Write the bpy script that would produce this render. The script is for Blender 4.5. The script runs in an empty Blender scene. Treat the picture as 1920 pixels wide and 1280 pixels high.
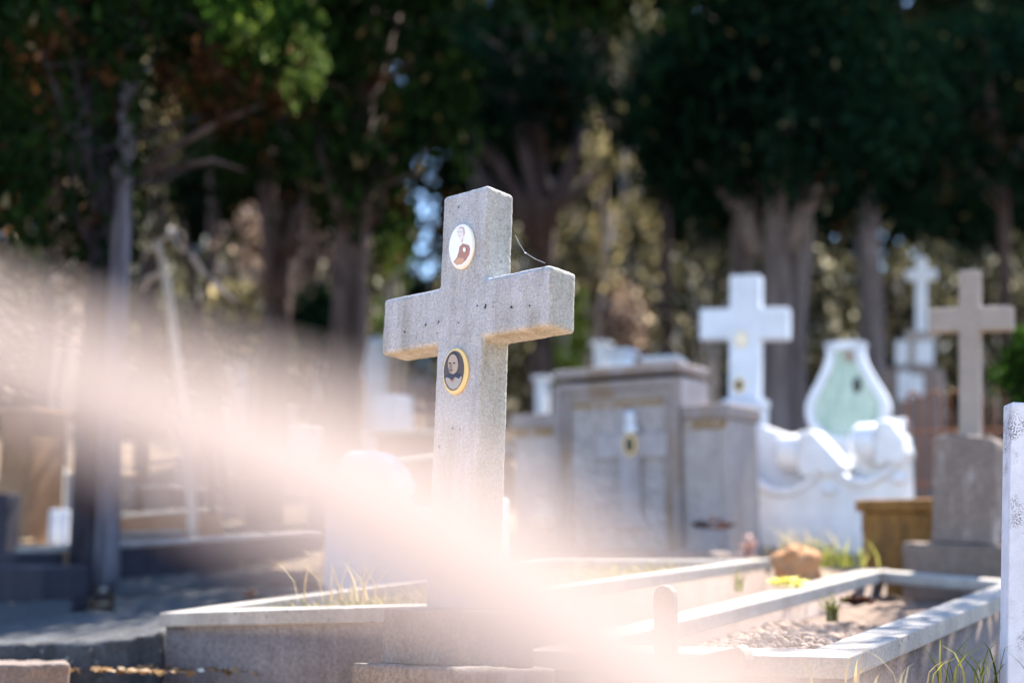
import bpy, bmesh, math, random
import numpy as np
from mathutils import Vector, Matrix, noise
R = math.radians
random.seed(7)
rng = np.random.default_rng(11)
scene = bpy.context.scene
C = scene.collection
EYE = 1.1
F = 2400.0
PITCH = math.atan(360 / F)
CP, SP = math.cos(PITCH), math.sin(PITCH)

# ---------------------------------------------------------------- surveying helpers
def ray(px, py):
    u, v = (px - 960) / F, (640 - py) / F
    return Vector((u, CP - v * SP, SP + v * CP))
def P(px, py, d):
    r = ray(px, py); r = r * (d / r.y)
    return Vector((r.x, r.y, r.z + EYE))
def smooth(a, b, t):
    t = min(1, max(0, (t - a) / (b - a))); return t * t * (3 - 2 * t)
def gz(x, y):
    """height of the stepped cemetery ground"""
    l = -1.1 + .5 * smooth(3.2, 4.6, y) + .14 * smooth(5, 8, y) + .36 * smooth(8.6, 9.6, y) + .1 * smooth(10, 13, y)
    r = -1.1 + .52 * smooth(3.2, 4.6, y) + .32 * smooth(5, 8, y) + .2 * smooth(7, 9, y) + .06 * smooth(9, 12, y)
    t = smooth(-1.2, 1.0, x - (y - 4) * .1)
    z = l * (1 - t) + r * t
    z += 1.5 * smooth(12, 20, y) + 2.6 * smooth(19, 34, y)
    return EYE + z

# ---------------------------------------------------------------- materials
def new_mat(name):
    m = bpy.data.materials.new(name); m.use_nodes = True
    nt = m.node_tree; nt.nodes.clear()
    out = nt.nodes.new('ShaderNodeOutputMaterial')
    b = nt.nodes.new('ShaderNodeBsdfPrincipled')
    nt.links.new(b.outputs[0], out.inputs[0])
    return m, nt, b, out
def N(nt, t, **k):
    n = nt.nodes.new(t)
    for a, v in k.items():
        if a in n.inputs: n.inputs[a].default_value = v
        else: setattr(n, a, v)
    return n
def rgba(c): return (c[0], c[1], c[2], 1)
def mixc(nt, fac, a, b, mode='MIX'):
    n = nt.nodes.new('ShaderNodeMix'); n.data_type = 'RGBA'; n.blend_type = mode
    for i, v in ((0, fac), (6, a), (7, b)):
        if isinstance(v, (int, float)): n.inputs[i].default_value = v
        elif isinstance(v, tuple): n.inputs[i].default_value = rgba(v)
        else: nt.links.new(v, n.inputs[i])
    return n.outputs[2]
def ramp(nt, src, stops):
    n = nt.nodes.new('ShaderNodeValToRGB'); nt.links.new(src, n.inputs[0])
    el = n.color_ramp.elements
    while len(el) < len(stops): el.new(.5)
    for e, (p, c) in zip(el, stops):
        e.position = p; e.color = rgba(c) if isinstance(c, tuple) else (c, c, c, 1)
    return n.outputs[0]
def noise_t(nt, co, scale, detail=6, rough=.6, vec_scale=None):
    n = N(nt, 'ShaderNodeTexNoise', Scale=scale, Detail=detail, Roughness=rough)
    if vec_scale:
        mp = N(nt, 'ShaderNodeMapping'); mp.inputs['Scale'].default_value = vec_scale
        nt.links.new(co, mp.inputs[0]); co = mp.outputs[0]
    nt.links.new(co, n.inputs['Vector'])
    return n.outputs[0]
def stone(name, base, stain, grain=.25, gscale=140, blotch=2.5, streak=.5, bump=.25, spots=None, rough=.88, stain_amt=(.45, .7), side=None):
    m, nt, b, out = new_mat(name)
    co = N(nt, 'ShaderNodeTexCoord').outputs['Object']
    g = ramp(nt, noise_t(nt, co, gscale, 3, .7), [(.3, 1 - grain), (.7, 1 + grain)])
    v = N(nt, 'ShaderNodeTexVoronoi', Scale=gscale * 1.3); nt.links.new(co, v.inputs['Vector'])
    base2 = tuple(c * .8 for c in base)
    c = mixc(nt, ramp(nt, noise_t(nt, co, blotch * 2.2, 8, .65), [(.35, 0.0), (.65, 1.0)]), base, base2)
    st = ramp(nt, noise_t(nt, co, blotch, 7, .68, (1.9, 1.9, .4)), [(stain_amt[0], 0.0), (stain_amt[1], streak)])
    c = mixc(nt, st, c, stain)
    if side:  # yellowish lichen tint on right faces, darkened to paint shade into them
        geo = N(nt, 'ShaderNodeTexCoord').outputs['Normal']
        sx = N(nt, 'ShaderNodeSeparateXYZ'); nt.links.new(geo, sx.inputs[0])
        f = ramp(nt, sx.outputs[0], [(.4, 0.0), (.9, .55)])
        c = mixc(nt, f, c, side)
    c = mixc(nt, 1.0, c, g, 'MULTIPLY')
    sp = ramp(nt, v.outputs['Distance'], [(.05, .55), (.22, 1.0)])
    c = mixc(nt, .35, c, sp, 'MULTIPLY')
    if spots:
        vs = N(nt, 'ShaderNodeTexVoronoi', Scale=spots[0]); nt.links.new(co, vs.inputs['Vector'])
        vs.inputs['Randomness'].default_value = 1
        th = ramp(nt, vs.outputs['Distance'], [(spots[1], 1.0), (spots[1] * 1.5, 0.0)])
        msk = ramp(nt, noise_t(nt, co, spots[3], 3, .6), [(.5, 0.0), (.6, 1.0)])
        c = mixc(nt, mixc(nt, 1.0, th, msk, 'MULTIPLY'), c, spots[2])
    nt.links.new(c, b.inputs['Base Color'])
    b.inputs['Roughness'].default_value = rough
    b.inputs['Specular IOR Level'].default_value = .25
    bp = N(nt, 'ShaderNodeBump', Strength=bump, Distance=.004)
    nt.links.new(noise_t(nt, co, gscale * .5, 6, .75), bp.inputs['Height'])
    nt.links.new(bp.outputs[0], b.inputs['Normal'])
    return m
def plain(name, col, rough=.7, metal=0, var=.15, scale=20, spec=.3):
    m, nt, b, out = new_mat(name)
    co = N(nt, 'ShaderNodeTexCoord').outputs['Object']
    c = mixc(nt, noise_t(nt, co, scale), tuple(x * (1 - var) for x in col), tuple(min(1, x * (1 + var)) for x in col))
    nt.links.new(c, b.inputs['Base Color'])
    b.inputs['Roughness'].default_value = rough; b.inputs['Metallic'].default_value = metal
    b.inputs['Specular IOR Level'].default_value = spec
    return m
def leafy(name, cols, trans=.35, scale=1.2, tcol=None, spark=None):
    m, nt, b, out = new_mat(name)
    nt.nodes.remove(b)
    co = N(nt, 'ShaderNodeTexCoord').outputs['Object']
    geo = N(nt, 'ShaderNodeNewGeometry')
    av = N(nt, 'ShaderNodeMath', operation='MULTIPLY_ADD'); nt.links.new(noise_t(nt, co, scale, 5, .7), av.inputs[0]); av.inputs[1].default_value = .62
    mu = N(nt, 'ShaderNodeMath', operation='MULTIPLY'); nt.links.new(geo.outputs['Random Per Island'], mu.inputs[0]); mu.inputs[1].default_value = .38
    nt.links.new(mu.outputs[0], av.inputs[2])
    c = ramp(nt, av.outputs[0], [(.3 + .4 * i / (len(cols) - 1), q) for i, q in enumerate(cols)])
    if spark:  # random leaves coloured pale to stand in for bright sun glints
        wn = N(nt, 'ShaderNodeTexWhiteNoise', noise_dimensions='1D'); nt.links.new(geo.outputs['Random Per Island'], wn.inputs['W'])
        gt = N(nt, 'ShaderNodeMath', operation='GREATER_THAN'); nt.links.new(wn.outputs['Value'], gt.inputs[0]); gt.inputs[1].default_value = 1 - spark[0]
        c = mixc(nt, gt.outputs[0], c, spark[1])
    d = N(nt, 'ShaderNodeBsdfDiffuse'); t = N(nt, 'ShaderNodeBsdfTranslucent')
    nt.links.new(c, d.inputs[0])
    t2 = mixc(nt, 1.0, c, tcol or (1.2, 1.15, .6), 'MULTIPLY'); nt.links.new(t2, t.inputs[0])
    mx = N(nt, 'ShaderNodeMixShader'); mx.inputs[0].default_value = trans
    nt.links.new(d.outputs[0], mx.inputs[1]); nt.links.new(t.outputs[0], mx.inputs[2])
    nt.links.new(mx.outputs[0], out.inputs[0])
    return m
def bark(name, dark, light, scale=9):
    m, nt, b, out = new_mat(name)
    co = N(nt, 'ShaderNodeTexCoord').outputs['Object']
    n = noise_t(nt, co, scale, 8, .7, (1, 1, .09))
    c = ramp(nt, n, [(.35, dark), (.65, light)])
    nt.links.new(c, b.inputs['Base Color']); b.inputs['Roughness'].default_value = .95
    b.inputs['Specular IOR Level'].default_value = .1
    bp = N(nt, 'ShaderNodeBump', Strength=1.0, Distance=.04); nt.links.new(n, bp.inputs['Height'])
    nt.links.new(bp.outputs[0], b.inputs['Normal'])
    return m

M = {}
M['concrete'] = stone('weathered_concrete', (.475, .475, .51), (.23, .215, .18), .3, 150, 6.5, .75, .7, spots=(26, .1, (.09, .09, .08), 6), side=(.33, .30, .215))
M['concrete_dark'] = stone('dark_concrete', (.25, .21, .185), (.11, .085, .065), .45, 110, 6, .8, .9)
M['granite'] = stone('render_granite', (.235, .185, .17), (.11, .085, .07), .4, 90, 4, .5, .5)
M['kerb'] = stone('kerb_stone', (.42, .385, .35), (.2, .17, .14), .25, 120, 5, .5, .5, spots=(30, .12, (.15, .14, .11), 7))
M['tomb'] = stone('tomb_stone', (.40, .36, .355), (.24, .195, .17), .28, 60, 4.5, .65, .4)
M['tomb_trim'] = stone('tomb_trim', (.29, .25, .245), (.22, .135, .07), .22, 60, 3.5, .75, .3, stain_amt=(.5, .66))
M['ochre_band'] = stone('ochre_stained_moulding', (.27, .18, .10), (.34, .29, .27), .25, 60, 7, .8, .4, stain_amt=(.5, .6))
M['relief'] = stone('relief_stone', (.37, .34, .355), (.25, .215, .21), .15, 60, 5, .5, .3)
M['panel_stone'] = stone('pitted_panel', (.36, .325, .325), (.23, .19, .175), .4, 40, 5, .6, .7)
M['white'] = stone('white_marble', (.68, .72, .80), (.44, .47, .54), .04, 60, 2, .4, .1, rough=.45)
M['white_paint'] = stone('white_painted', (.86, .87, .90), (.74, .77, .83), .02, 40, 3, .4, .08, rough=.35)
M['white_speck'] = stone('speckled_marble', (.66, .69, .80), (.50, .52, .62), .06, 200, 5, .4, .15, spots=(230, .4, (.10, .09, .11), 5), rough=.5)
M['beige'] = stone('beige_stone', (.36, .30, .26), (.21, .17, .14), .2, 90, 3, .5, .35)
M['pedestal'] = stone('streaked_pedestal', (.21, .165, .145), (.50, .45, .43), .3, 60, 5.5, .95, .5, stain_amt=(.53, .7))
M['pedestal_dark'] = stone('pedestal_block', (.20, .155, .135), (.11, .09, .08), .3, 90, 4, .6, .5)
M['ochre'] = stone('lichened_block', (.27, .135, .04), (.09, .05, .025), .35, 50, 7, .8, .6)
M['green_marble'] = stone('green_veined_marble', (.48, .60, .53), (.22, .34, .28), .12, 40, 9, .75, .1, rough=.4, stain_amt=(.42, .62))
M['slab'] = stone('mossy_slab', (.075, .078, .085), (.02, .02, .02), .35, 60, 5, .8, .8, spots=(17, .1, (.2, .2, .18), 3))
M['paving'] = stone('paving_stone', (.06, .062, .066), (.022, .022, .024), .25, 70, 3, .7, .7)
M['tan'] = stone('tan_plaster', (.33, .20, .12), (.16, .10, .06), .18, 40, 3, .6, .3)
M['darkwall'] = stone('dark_wall', (.045, .043, .06), (.018, .018, .022), .35, 45, 5, .8, .6)  # near-black bluish stone with darker blotches
M['terracotta'] = stone('terracotta_rock', (.50, .25, .12), (.26, .12, .06), .3, 70, 8, .6, .7)
M['rust'] = plain('rusty_iron', (.22, .08, .04), .8, .2, .5, 60)
M['dark_iron'] = plain('dark_red_iron', (.10, .03, .035), .7, .2, .4, 40)
M['gold'] = plain('gilt_rim', (.78, .52, .20), .35, .25, .15, 60, .6)
M['cream'] = plain('cream_enamel', (.80, .74, .62), .3, 0, .05, 60, .6)
M['enamel'] = plain('white_enamel', (.84, .84, .87), .22, 0, .02, 60, .6)
M['black'] = plain('black_glass', (.03, .03, .03), .3)
def flat(n, c): M[n] = plain(n, c, .28, 0, .12, 300, .35)
flat('photo_bg', (.085, .06, .055)); flat('photo_hair', (.035, .03, .035)); flat('photo_skin', (.42, .32, .25)); flat('photo_skin_shade', (.27, .19, .16))
flat('photo_dark', (.03, .028, .05)); flat('photo_coat', (.36, .34, .31)); flat('sepia', (.40, .20, .16)); flat('sepia_pale', (.76, .70, .70)); flat('sepia_mid', (.52, .36, .34)); flat('sepia_warm', (.60, .34, .22))
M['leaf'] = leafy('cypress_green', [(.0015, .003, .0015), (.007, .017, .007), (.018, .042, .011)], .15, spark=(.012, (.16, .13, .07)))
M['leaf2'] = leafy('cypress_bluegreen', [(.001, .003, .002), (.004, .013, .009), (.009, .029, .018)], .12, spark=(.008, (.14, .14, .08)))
M['wood_leaf'] = leafy('far_wood_green', [(.002, .004, .002), (.006, .012, .007), (.02, .022, .01)], .12, spark=(.01, (.3, .27, .14)))
M['leaf_bright'] = leafy('bright_cypress', [(.003, .008, .003), (.010, .028, .007), (.05, .11, .02)], .35, 3)
M['dead_leaf'] = leafy('brown_needles', [(.012, .006, .004), (.035, .016, .008), (.08, .038, .02)], .25, 2, spark=(.03, (.35, .18, .1)))
M['olive'] = leafy('sunlit_olive', [(.02, .016, .009), (.10, .09, .05), (.40, .36, .235)], .35, 2.4, (1.0, .95, .65), spark=(.12, (.78, .66, .46)))
M['pinkdry'] = leafy('dry_brush', [(.04, .025, .02), (.2, .135, .11), (.55, .42, .36)], .35, 2.6, (1.0, .95, .85), spark=(.14, (.8, .66, .55)))
M['lime'] = leafy('sunlit_lime', [(.03, .04, .01), (.16, .22, .045), (.4, .5, .13)], .4, 2.4, (1.1, 1.1, .5), spark=(.06, (.7, .75, .35)))
M['brush'] = leafy('slope_brush', [(.006, .006, .003), (.034, .034, .022), (.19, .175, .12)], .35, 2.0, (1, 1, .85), spark=(.06, (.74, .68, .58)))
M['grass'] = leafy('grass_blade', [(.06, .09, .02), (.18, .2, .05), (.4, .36, .16)], .5, 6, (1.1, 1.1, .6))
M['straw'] = leafy('straw', [(.38, .28, .14), (.58, .46, .24), (.7, .62, .4)], .4, 6, (1, .95, .8))
M['bark'] = bark('furrowed_bark', (.004, .003, .004), (.075, .065, .08), 22)
M['bark_mid'] = bark('brown_bark', (.022, .014, .013), (.125, .092, .088), 9)
M['bark_pale'] = bark('pale_bark', (.07, .055, .055), (.20, .175, .18), 8)
M['bark_lit_side'] = bark('lit_grey_bark', (.03, .025, .03), (.22, .205, .245), 12)  # paler bark colour standing for the lit side of the furrowed trunk
M['deadwood'] = bark('dead_wood', (.42, .33, .28), (.8, .7, .63), 14)
def reed_mat():
    m, nt, b, out = new_mat('dried_reed_leaf'); nt.nodes.remove(b)
    co = N(nt, 'ShaderNodeTexCoord').outputs['Object']
    c = ramp(nt, noise_t(nt, co, 40, 4, .6), [(.3, (.755, .67, .625)), (.7, (.77, .685, .64))])
    d = N(nt, 'ShaderNodeBsdfDiffuse'); t = N(nt, 'ShaderNodeBsdfTranslucent')
    nt.links.new(c, d.inputs[0]); nt.links.new(c, t.inputs[0])
    mx = N(nt, 'ShaderNodeMixShader'); mx.inputs[0].default_value = .5
    nt.links.new(d.outputs[0], mx.inputs[1]); nt.links.new(t.outputs[0], mx.inputs[2])
    nt.links.new(mx.outputs[0], out.inputs[0]); return m
M['reed'] = reed_mat()
M['margin_shade'] = plain('painted_margin_shade', (.42, .22, .13), .8)  # brown standing in for the shaded lower edge of the leaf
def ground_mat():
    m, nt, b, out = new_mat('earth')
    co = N(nt, 'ShaderNodeTexCoord').outputs['Object']
    c = ramp(nt, noise_t(nt, co, 1.5, 8, .7), [(.3, (.10, .075, .055)), (.5, (.24, .175, .12)), (.7, (.38, .29, .20))])
    c = mixc(nt, ramp(nt, noise_t(nt, co, .5, 5, .6), [(.55, 0.0), (.7, .6)]), c, (.13, .15, .05))
    nt.links.new(c, b.inputs['Base Color']); b.inputs['Roughness'].default_value = .95
    bp = N(nt, 'ShaderNodeBump', Strength=.8, Distance=.05); nt.links.new(noise_t(nt, co, 18, 8, .7), bp.inputs['Height'])
    nt.links.new(bp.outputs[0], b.inputs['Normal']); return m
M['earth'] = ground_mat()
M['warm_bounce'] = stone('warm_bounce_ochre', (.78, .46, .18), (.6, .33, .12), .2, 60, 4, .5, .5)  # strong ochre for the added bounce sheet
M['soil_warm'] = stone('warm_grave_soil', (.20, .135, .10), (.07, .05, .04), .5, 40, 9, .8, 1.0)
M['soil'] = stone('grave_soil', (.16, .12, .09), (.06, .05, .04), .4, 40, 6, .7, 1.0)
M['gravel'] = stone('pale_gravel', (.42, .31, .24), (.2, .14, .105), .4, 45, 8, .6, 1.0)

# ---------------------------------------------------------------- mesh builder
class G:
    def __init__(s): s.v = []; s.f = []
    def add(s, vs, fs):
        o = len(s.v); s.v += [tuple(v) for v in vs]; s.f += [tuple(i + o for i in f) for f in fs]; return s
    def box(s, x0, x1, y0, y1, z0, z1):
        return s.add([(x0,y0,z0),(x1,y0,z0),(x1,y1,z0),(x0,y1,z0),(x0,y0,z1),(x1,y0,z1),(x1,y1,z1),(x0,y1,z1)],
                     [(0,3,2,1),(4,5,6,7),(0,1,5,4),(1,2,6,5),(2,3,7,6),(3,0,4,7)])
    def hexa(s, b, t):   # 4 bottom, 4 top, counter-clockwise
        return s.add(list(b) + list(t), [(0,3,2,1),(4,5,6,7),(0,1,5,4),(1,2,6,5),(2,3,7,6),(3,0,4,7)])
    def prism(s, prof, y0, y1):   # profile in x,z, counter-clockwise seen from -y
        n = len(prof)
        vs = [(x, y0, z) for x, z in prof] + [(x, y1, z) for x, z in prof]
        return s.add(vs, [tuple(range(n)), tuple(range(2*n-1, n-1, -1))] + [(i, i+n, (i+1) % n + n, (i+1) % n) for i in range(n)])
    def ringprism(s, outer, inner, y0, y1):
        n = len(outer)
        vs = [(x,y0,z) for x,z in outer] + [(x,y0,z) for x,z in inner] + [(x,y1,z) for x,z in outer] + [(x,y1,z) for x,z in inner]
        fs = []
        for i in range(n):
            j = (i+1) % n
            fs += [(i,j,n+j,n+i), (2*n+i,3*n+i,3*n+j,2*n+j), (i,2*n+i,2*n+j,j), (n+i,n+j,3*n+j,3*n+i)]
        return s.add(vs, fs)
    def tube(s, path, rad, n=8, bumpy=0, cap=True):
        pts = [Vector(p) for p in path]; k = len(pts); o = []
        if isinstance(rad, (int, float)): rad = [rad] * k
        ref = Vector((0.13, .31, 1)).normalized()
        for i, p in enumerate(pts):
            t = (pts[min(i+1, k-1)] - pts[max(i-1, 0)]).normalized()
            if abs(t.dot(ref)) > .95: rr = Vector((1, 0, .1))
            else: rr = ref
            a = t.cross(rr).normalized(); b = t.cross(a)
            for j in range(n):
                th = 2*math.pi*j/n; r = rad[i]
                if bumpy: r *= 1 + bumpy * noise.noise(Vector((math.cos(th)*2.2, math.sin(th)*2.2, p.z*.6))) + bumpy*.5*math.sin(5*th + p.z*.7)
                o.append(p + a*math.cos(th)*r + b*math.sin(th)*r)
        fs = [(i*n+j, i*n+(j+1) % n, (i+1)*n+(j+1) % n, (i+1)*n+j) for i in range(k-1) for j in range(n)]
        if cap: fs += [tuple(range(n-1, -1, -1)), tuple(range((k-1)*n, k*n))]
        return s.add(o, fs)
    def blob(s, c, r, seed=0, amp=.25, n=12, m=8):
        vs = []
        for i in range(m+1):
            ph = math.pi*i/m
            for j in range(n):
                th = 2*math.pi*j/n
                d = Vector((math.sin(ph)*math.cos(th), math.sin(ph)*math.sin(th), math.cos(ph)))
                q = 1 + amp*noise.noise(d*1.7 + Vector((seed, seed*.7, 0)))
                vs.append((c[0]+d.x*r[0]*q, c[1]+d.y*r[1]*q, c[2]+d.z*r[2]*q))
        return s.add(vs, [(i*n+j, (i+1)*n+j, (i+1)*n+(j+1) % n, i*n+(j+1) % n) for i in range(m) for j in range(n)])

def link(name, verts, faces, mat, parent=None, smooth=False):
    me = bpy.data.meshes.new(name); me.from_pydata(verts, [], faces); me.materials.append(mat)
    if smooth: me.polygons.foreach_set('use_smooth', [True]*len(me.polygons))
    bm = bmesh.new(); bm.from_mesh(me); bmesh.ops.recalc_face_normals(bm, faces=bm.faces); bm.to_mesh(me); bm.free()
    me.update()
    o = bpy.data.objects.new(name, me); C.objects.link(o)
    if parent: o.parent = parent
    return o
def tag(o, label=None, cat=None, group=None, kind=None):
    for k, v in (('label', label), ('category', cat), ('group', group), ('kind', kind)):
        if v: o[k] = v
    return o
def bevel(o, w=.006, seg=2):
    b = o.modifiers.new('edge', 'BEVEL'); b.width = w; b.segments = seg; b.limit_method = 'ANGLE'; b.angle_limit = R(35); return o
def worn(o):
    o.data.polygons.foreach_set('use_smooth', [False]*len(o.data.polygons)); return bevel(o, .004, 2)
def rough(o, vox=.008, amp=.004, scale=.05, amp2=0, scale2=.2):
    r = o.modifiers.new('grain', 'REMESH'); r.mode = 'VOXEL'; r.voxel_size = vox; r.use_smooth_shade = True
    t = bpy.data.textures.new('chips', 'CLOUDS'); t.noise_scale = scale; t.noise_depth = 4
    d = o.modifiers.new('wear', 'DISPLACE'); d.texture = t; d.strength = amp; d.texture_coords = 'LOCAL'
    if amp2:
        t = bpy.data.textures.new('worn', 'CLOUDS'); t.noise_scale = scale2; t.noise_depth = 2
        d = o.modifiers.new('wear2', 'DISPLACE'); d.texture = t; d.strength = amp2; d.texture_coords = 'LOCAL'
    return o

class Thing:
    """an Empty at the thing's base; local x along its front, y away from its front, z up"""
    def __init__(s, name, loc, yaw=0, label='', cat='', group=None, lean=(0, 0)):
        s.o = bpy.data.objects.new(name, None); C.objects.link(s.o)
        s.loc = Vector(loc); s.o.location = s.loc
        s.rot = Matrix.Rotation(R(yaw), 3, 'Z') @ Matrix.Rotation(R(lean[0]), 3, 'X') @ Matrix.Rotation(R(lean[1]), 3, 'Y')
        s.o.rotation_euler = s.rot.to_euler()
        tag(s.o, label, cat, group)
    def part(s, name, g, mat, parent=None, smooth=False, label=None):
        o = link(name, g.v, g.f, M[mat], parent or s.o, smooth)
        if label: o['label'] = label
        return o
    def at(s, px, py, ly=0):   # where a line of sight meets the local plane y = ly
        o = s.rot.transposed() @ (Vector((0, 0, EYE)) - s.loc)
        d = s.rot.transposed() @ ray(px, py)
        t = (ly - o.y) / d.y
        q = o + d * t
        return q.x, q.z
    def loc_of(s, w): return s.rot.transposed() @ (Vector(w) - s.loc)

def oval(cx, cz, a, b, n=40, tilt=0):
    o = []
    for i in range(n):
        t = 2*math.pi*i/n; x, z = a*math.cos(t), b*math.sin(t)
        o.append((cx + x*math.cos(tilt) - z*math.sin(tilt), cz + x*math.sin(tilt) + z*math.cos(tilt)))
    return o

# ---------------------------------------------------------------- ground and sky
def build_ground():
    ys = list(np.arange(-4, 12, .25)) + list(np.arange(12, 45, 1.0)) + [50, 60, 80, 120, 200, 400]
    xs = [-300, -150, -80, -50, -35, -25, -18] + list(np.arange(-14, -5, .75)) + list(np.arange(-5, 6, .25)) + list(np.arange(6, 15, .75)) + [18, 25, 35, 50, 80, 150, 300]
    v = [(x, y, gz(x, y) + .03*noise.noise(Vector((x*1.3, y*1.3, 0))) + .015*noise.noise(Vector((x*5, y*5, 0)))) for y in ys for x in xs]
    n = len(xs)
    f = [(j*n+i, j*n+i+1, (j+1)*n+i+1, (j+1)*n+i) for j in range(len(ys)-1) for i in range(n-1)]
    tag(link('ground', v, f, M['earth'], smooth=True), 'dry brown earth rising between the graves', kind='structure')
build_ground()
def bounce_sheet():
    xs = np.arange(-1.6, 1.61, .1); ys = np.arange(.9, 4.45, .1)
    v = [(x, y, gz(x, y) + .034 + .025*noise.noise(Vector((x*2, y*2, 5)))) for y in ys for x in xs]; n = len(xs)
    f = [(j*n+i, j*n+i+1, (j+1)*n+i+1, (j+1)*n+i) for j in range(len(ys)-1) for i in range(n-1)]
    tag(link('path', v, f, M['warm_bounce'], smooth=True), 'ochre sheet added at the foot of the portrait cross to bounce warm light', kind='structure')  # added sheet under the cross, ochre to bounce warm light onto the arms
bounce_sheet()

# ---------------------------------------------------------------- the large concrete cross
def portrait(T, parent_name, mapf, rim_mat, feats, rim_out, rim_in, base_mat, label):
    g = G(); g.prism(rim_out, -.0075, .0)
    pl = T.part(parent_name, g, rim_mat, label=label); bevel(pl, .002)
    g = G(); g.prism(rim_in, -.0092, -.0070); T.part('photo_oval', g, base_mat, parent=pl)
    y = -.0094
    for nm, poly, mt in feats:
        g = G(); g.prism(poly, y, y + .0012); T.part(nm, g, mt, parent=pl); y -= .0003

def main_cross():
    W, Tk, L, Rr, zt, z0, z1, zb = .1783, .1136, .3173, .3238, .6711, .2284, .3976, -.5025
    base = Vector((-.1544, 3.5, EYE + .3))
    T = Thing('stone_cross', base, -41.29, 'large grey concrete grave cross with two oval portraits, standing on a stepped stone base', 'grave cross', lean=(-4.6, -1.7))
    prof = [(-W/2, zb), (W/2, zb), (W/2, z0), (Rr, z0), (Rr, z1), (W/2, z1), (W/2, zt), (-W/2, zt), (-W/2, z1), (-L, z1), (-L, z0), (-W/2, z0)]
    g = G(); g.prism(prof, 0, Tk)
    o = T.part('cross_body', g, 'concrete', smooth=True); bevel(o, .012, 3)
    rough(o, .0042, .0034, .011, .004, .12)
    g = G(); rr = random.Random(3)
    for px, py in ((895, 573), (910, 576), (911, 572), (959, 576), (993, 573), (822, 606), (823, 603), (860, 605), (759, 622)):
        x, z = T.at(px, py, -.001); q = rr.uniform(.0014, .0028)
        g.prism([(x + q*(.7+.5*rr.random())*math.cos(t), z + q*1.4*(.7+.5*rr.random())*math.sin(t)) for t in np.linspace(0, 6.28, 8, endpoint=False)], -.0035, .004)
    tag(T.part('lichen', g, 'black'), kind='stuff')
    # plinth and step, level although the cross leans
    b = T.at(866, 1148, -.085)
    g = G(); x1 = b[0]; g.box(x1 - .292, x1, -.085, .205, zb - .142, zb)
    o = T.part('plinth', g, 'concrete_dark', smooth=True); rough(o, .006, .006, .03, .012, .15)
    g = G(); c = T.at(848, 1242, -.14); x2 = c[0]
    g.box(x2 - .37, x2, -.14, .265, zb - .60, zb - .143)
    o = T.part('step', g, 'concrete_dark', smooth=True); rough(o, .009, .008, .04, .016, .2)
    # lower portrait
    def mp(ox, oy, s): return lambda x, y: T.at(ox + x/s, oy + y/s, -.008)
    m = mp(780, 620, 8.533)
    def ov(cx, cy, a, b, tilt=0, n=32):
        return [m(cx + a*math.cos(t)*math.cos(tilt) + b*math.sin(t)*math.sin(tilt), cy - a*math.cos(t)*-math.sin(tilt)*-1 - b*math.sin(t)*math.cos(tilt)) for t in [2*math.pi*i/n for i in range(n)]]
    def pg(*pts): return [m(x, y) for x, y in pts]
    def ccw(p):
        a = sum(p[i][0]*p[(i+1) % len(p)][1] - p[(i+1) % len(p)][0]*p[i][1] for i in range(len(p)))
        return p if a > 0 else p[::-1]
    def clip_oval(cx, cy, a, b, k, pts):   # keep a polygon inside the oval k
        out = []
        for x, y in pts:
            dx, dy = (x-cx)/a, (y-cy)/b; r = math.hypot(dx, dy)
            if r > k: dx, dy = dx*k/r, dy*k/r
            out.append(m(cx+dx*a, cy+dy*b))
        return ccw(out)
    rim = [m(625 + 202*math.cos(t)*1.0 + 22*math.sin(t)*-1*-1, 645 - 372*math.sin(t)) for t in [2*math.pi*i/48 for i in range(48)]]
    inn = [m(606 + 158*math.cos(t) + 20*math.sin(t), 638 - 318*math.sin(t)) for t in [2*math.pi*i/48 for i in range(48)]]
    K = lambda *p: clip_oval(606, 638, 150, 312, .97, p)
    feats = [
        ('hair', ccw(ov(604, 470, 92, 135)), 'photo_hair'),
        ('coat', K((450, 800), (480, 720), (560, 690), (650, 690), (720, 710), (760, 760), (740, 860), (680, 925), (600, 955), (540, 930), (480, 870)), 'photo_coat'),
        ('scarf', K((452, 790), (470, 730), (520, 690), (575, 670), (640, 670), (710, 690), (730, 720), (690, 770), (640, 740), (580, 800), (540, 760), (500, 745)), 'photo_dark'),
        ('face', ccw(ov(600, 535, 80, 158)), 'photo_skin'),
        ('cheek_shadow', ccw(ov(560, 610, 24, 80)), 'photo_skin_shade'),
        ('eye', ccw(ov(553, 521, 23, 12, 0, 12)), 'photo_dark'), ('eye', ccw(ov(620, 519, 20, 12, 0, 12)), 'photo_dark'),
        ('nose', ccw(pg((572, 530), (590, 590), (560, 598), (556, 585))), 'photo_skin_shade'),
        ('mouth', ccw(ov(580, 632, 26, 6, 0, 12)), 'photo_hair'),
        ('necklace', ccw(pg((545, 755), (590, 800), (635, 745), (625, 770), (592, 822), (556, 785))), 'sepia')]
    portrait(T, 'lower_portrait', m, 'gold', feats, ccw(rim), ccw(inn), 'photo_bg', 'oval portrait of an elderly woman in a gold rim')
    m = mp(800, 390, 9.846)
    rim = ccw([m(640 + 225*math.cos(t) + 34*math.sin(t), 710 - 418*math.sin(t)) for t in [2*math.pi*i/48 for i in range(48)]])
    inn = ccw([m(632 + 212*math.cos(t) + 34*math.sin(t), 690 - 385*math.sin(t)) for t in [2*math.pi*i/48 for i in range(48)]])
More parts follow.
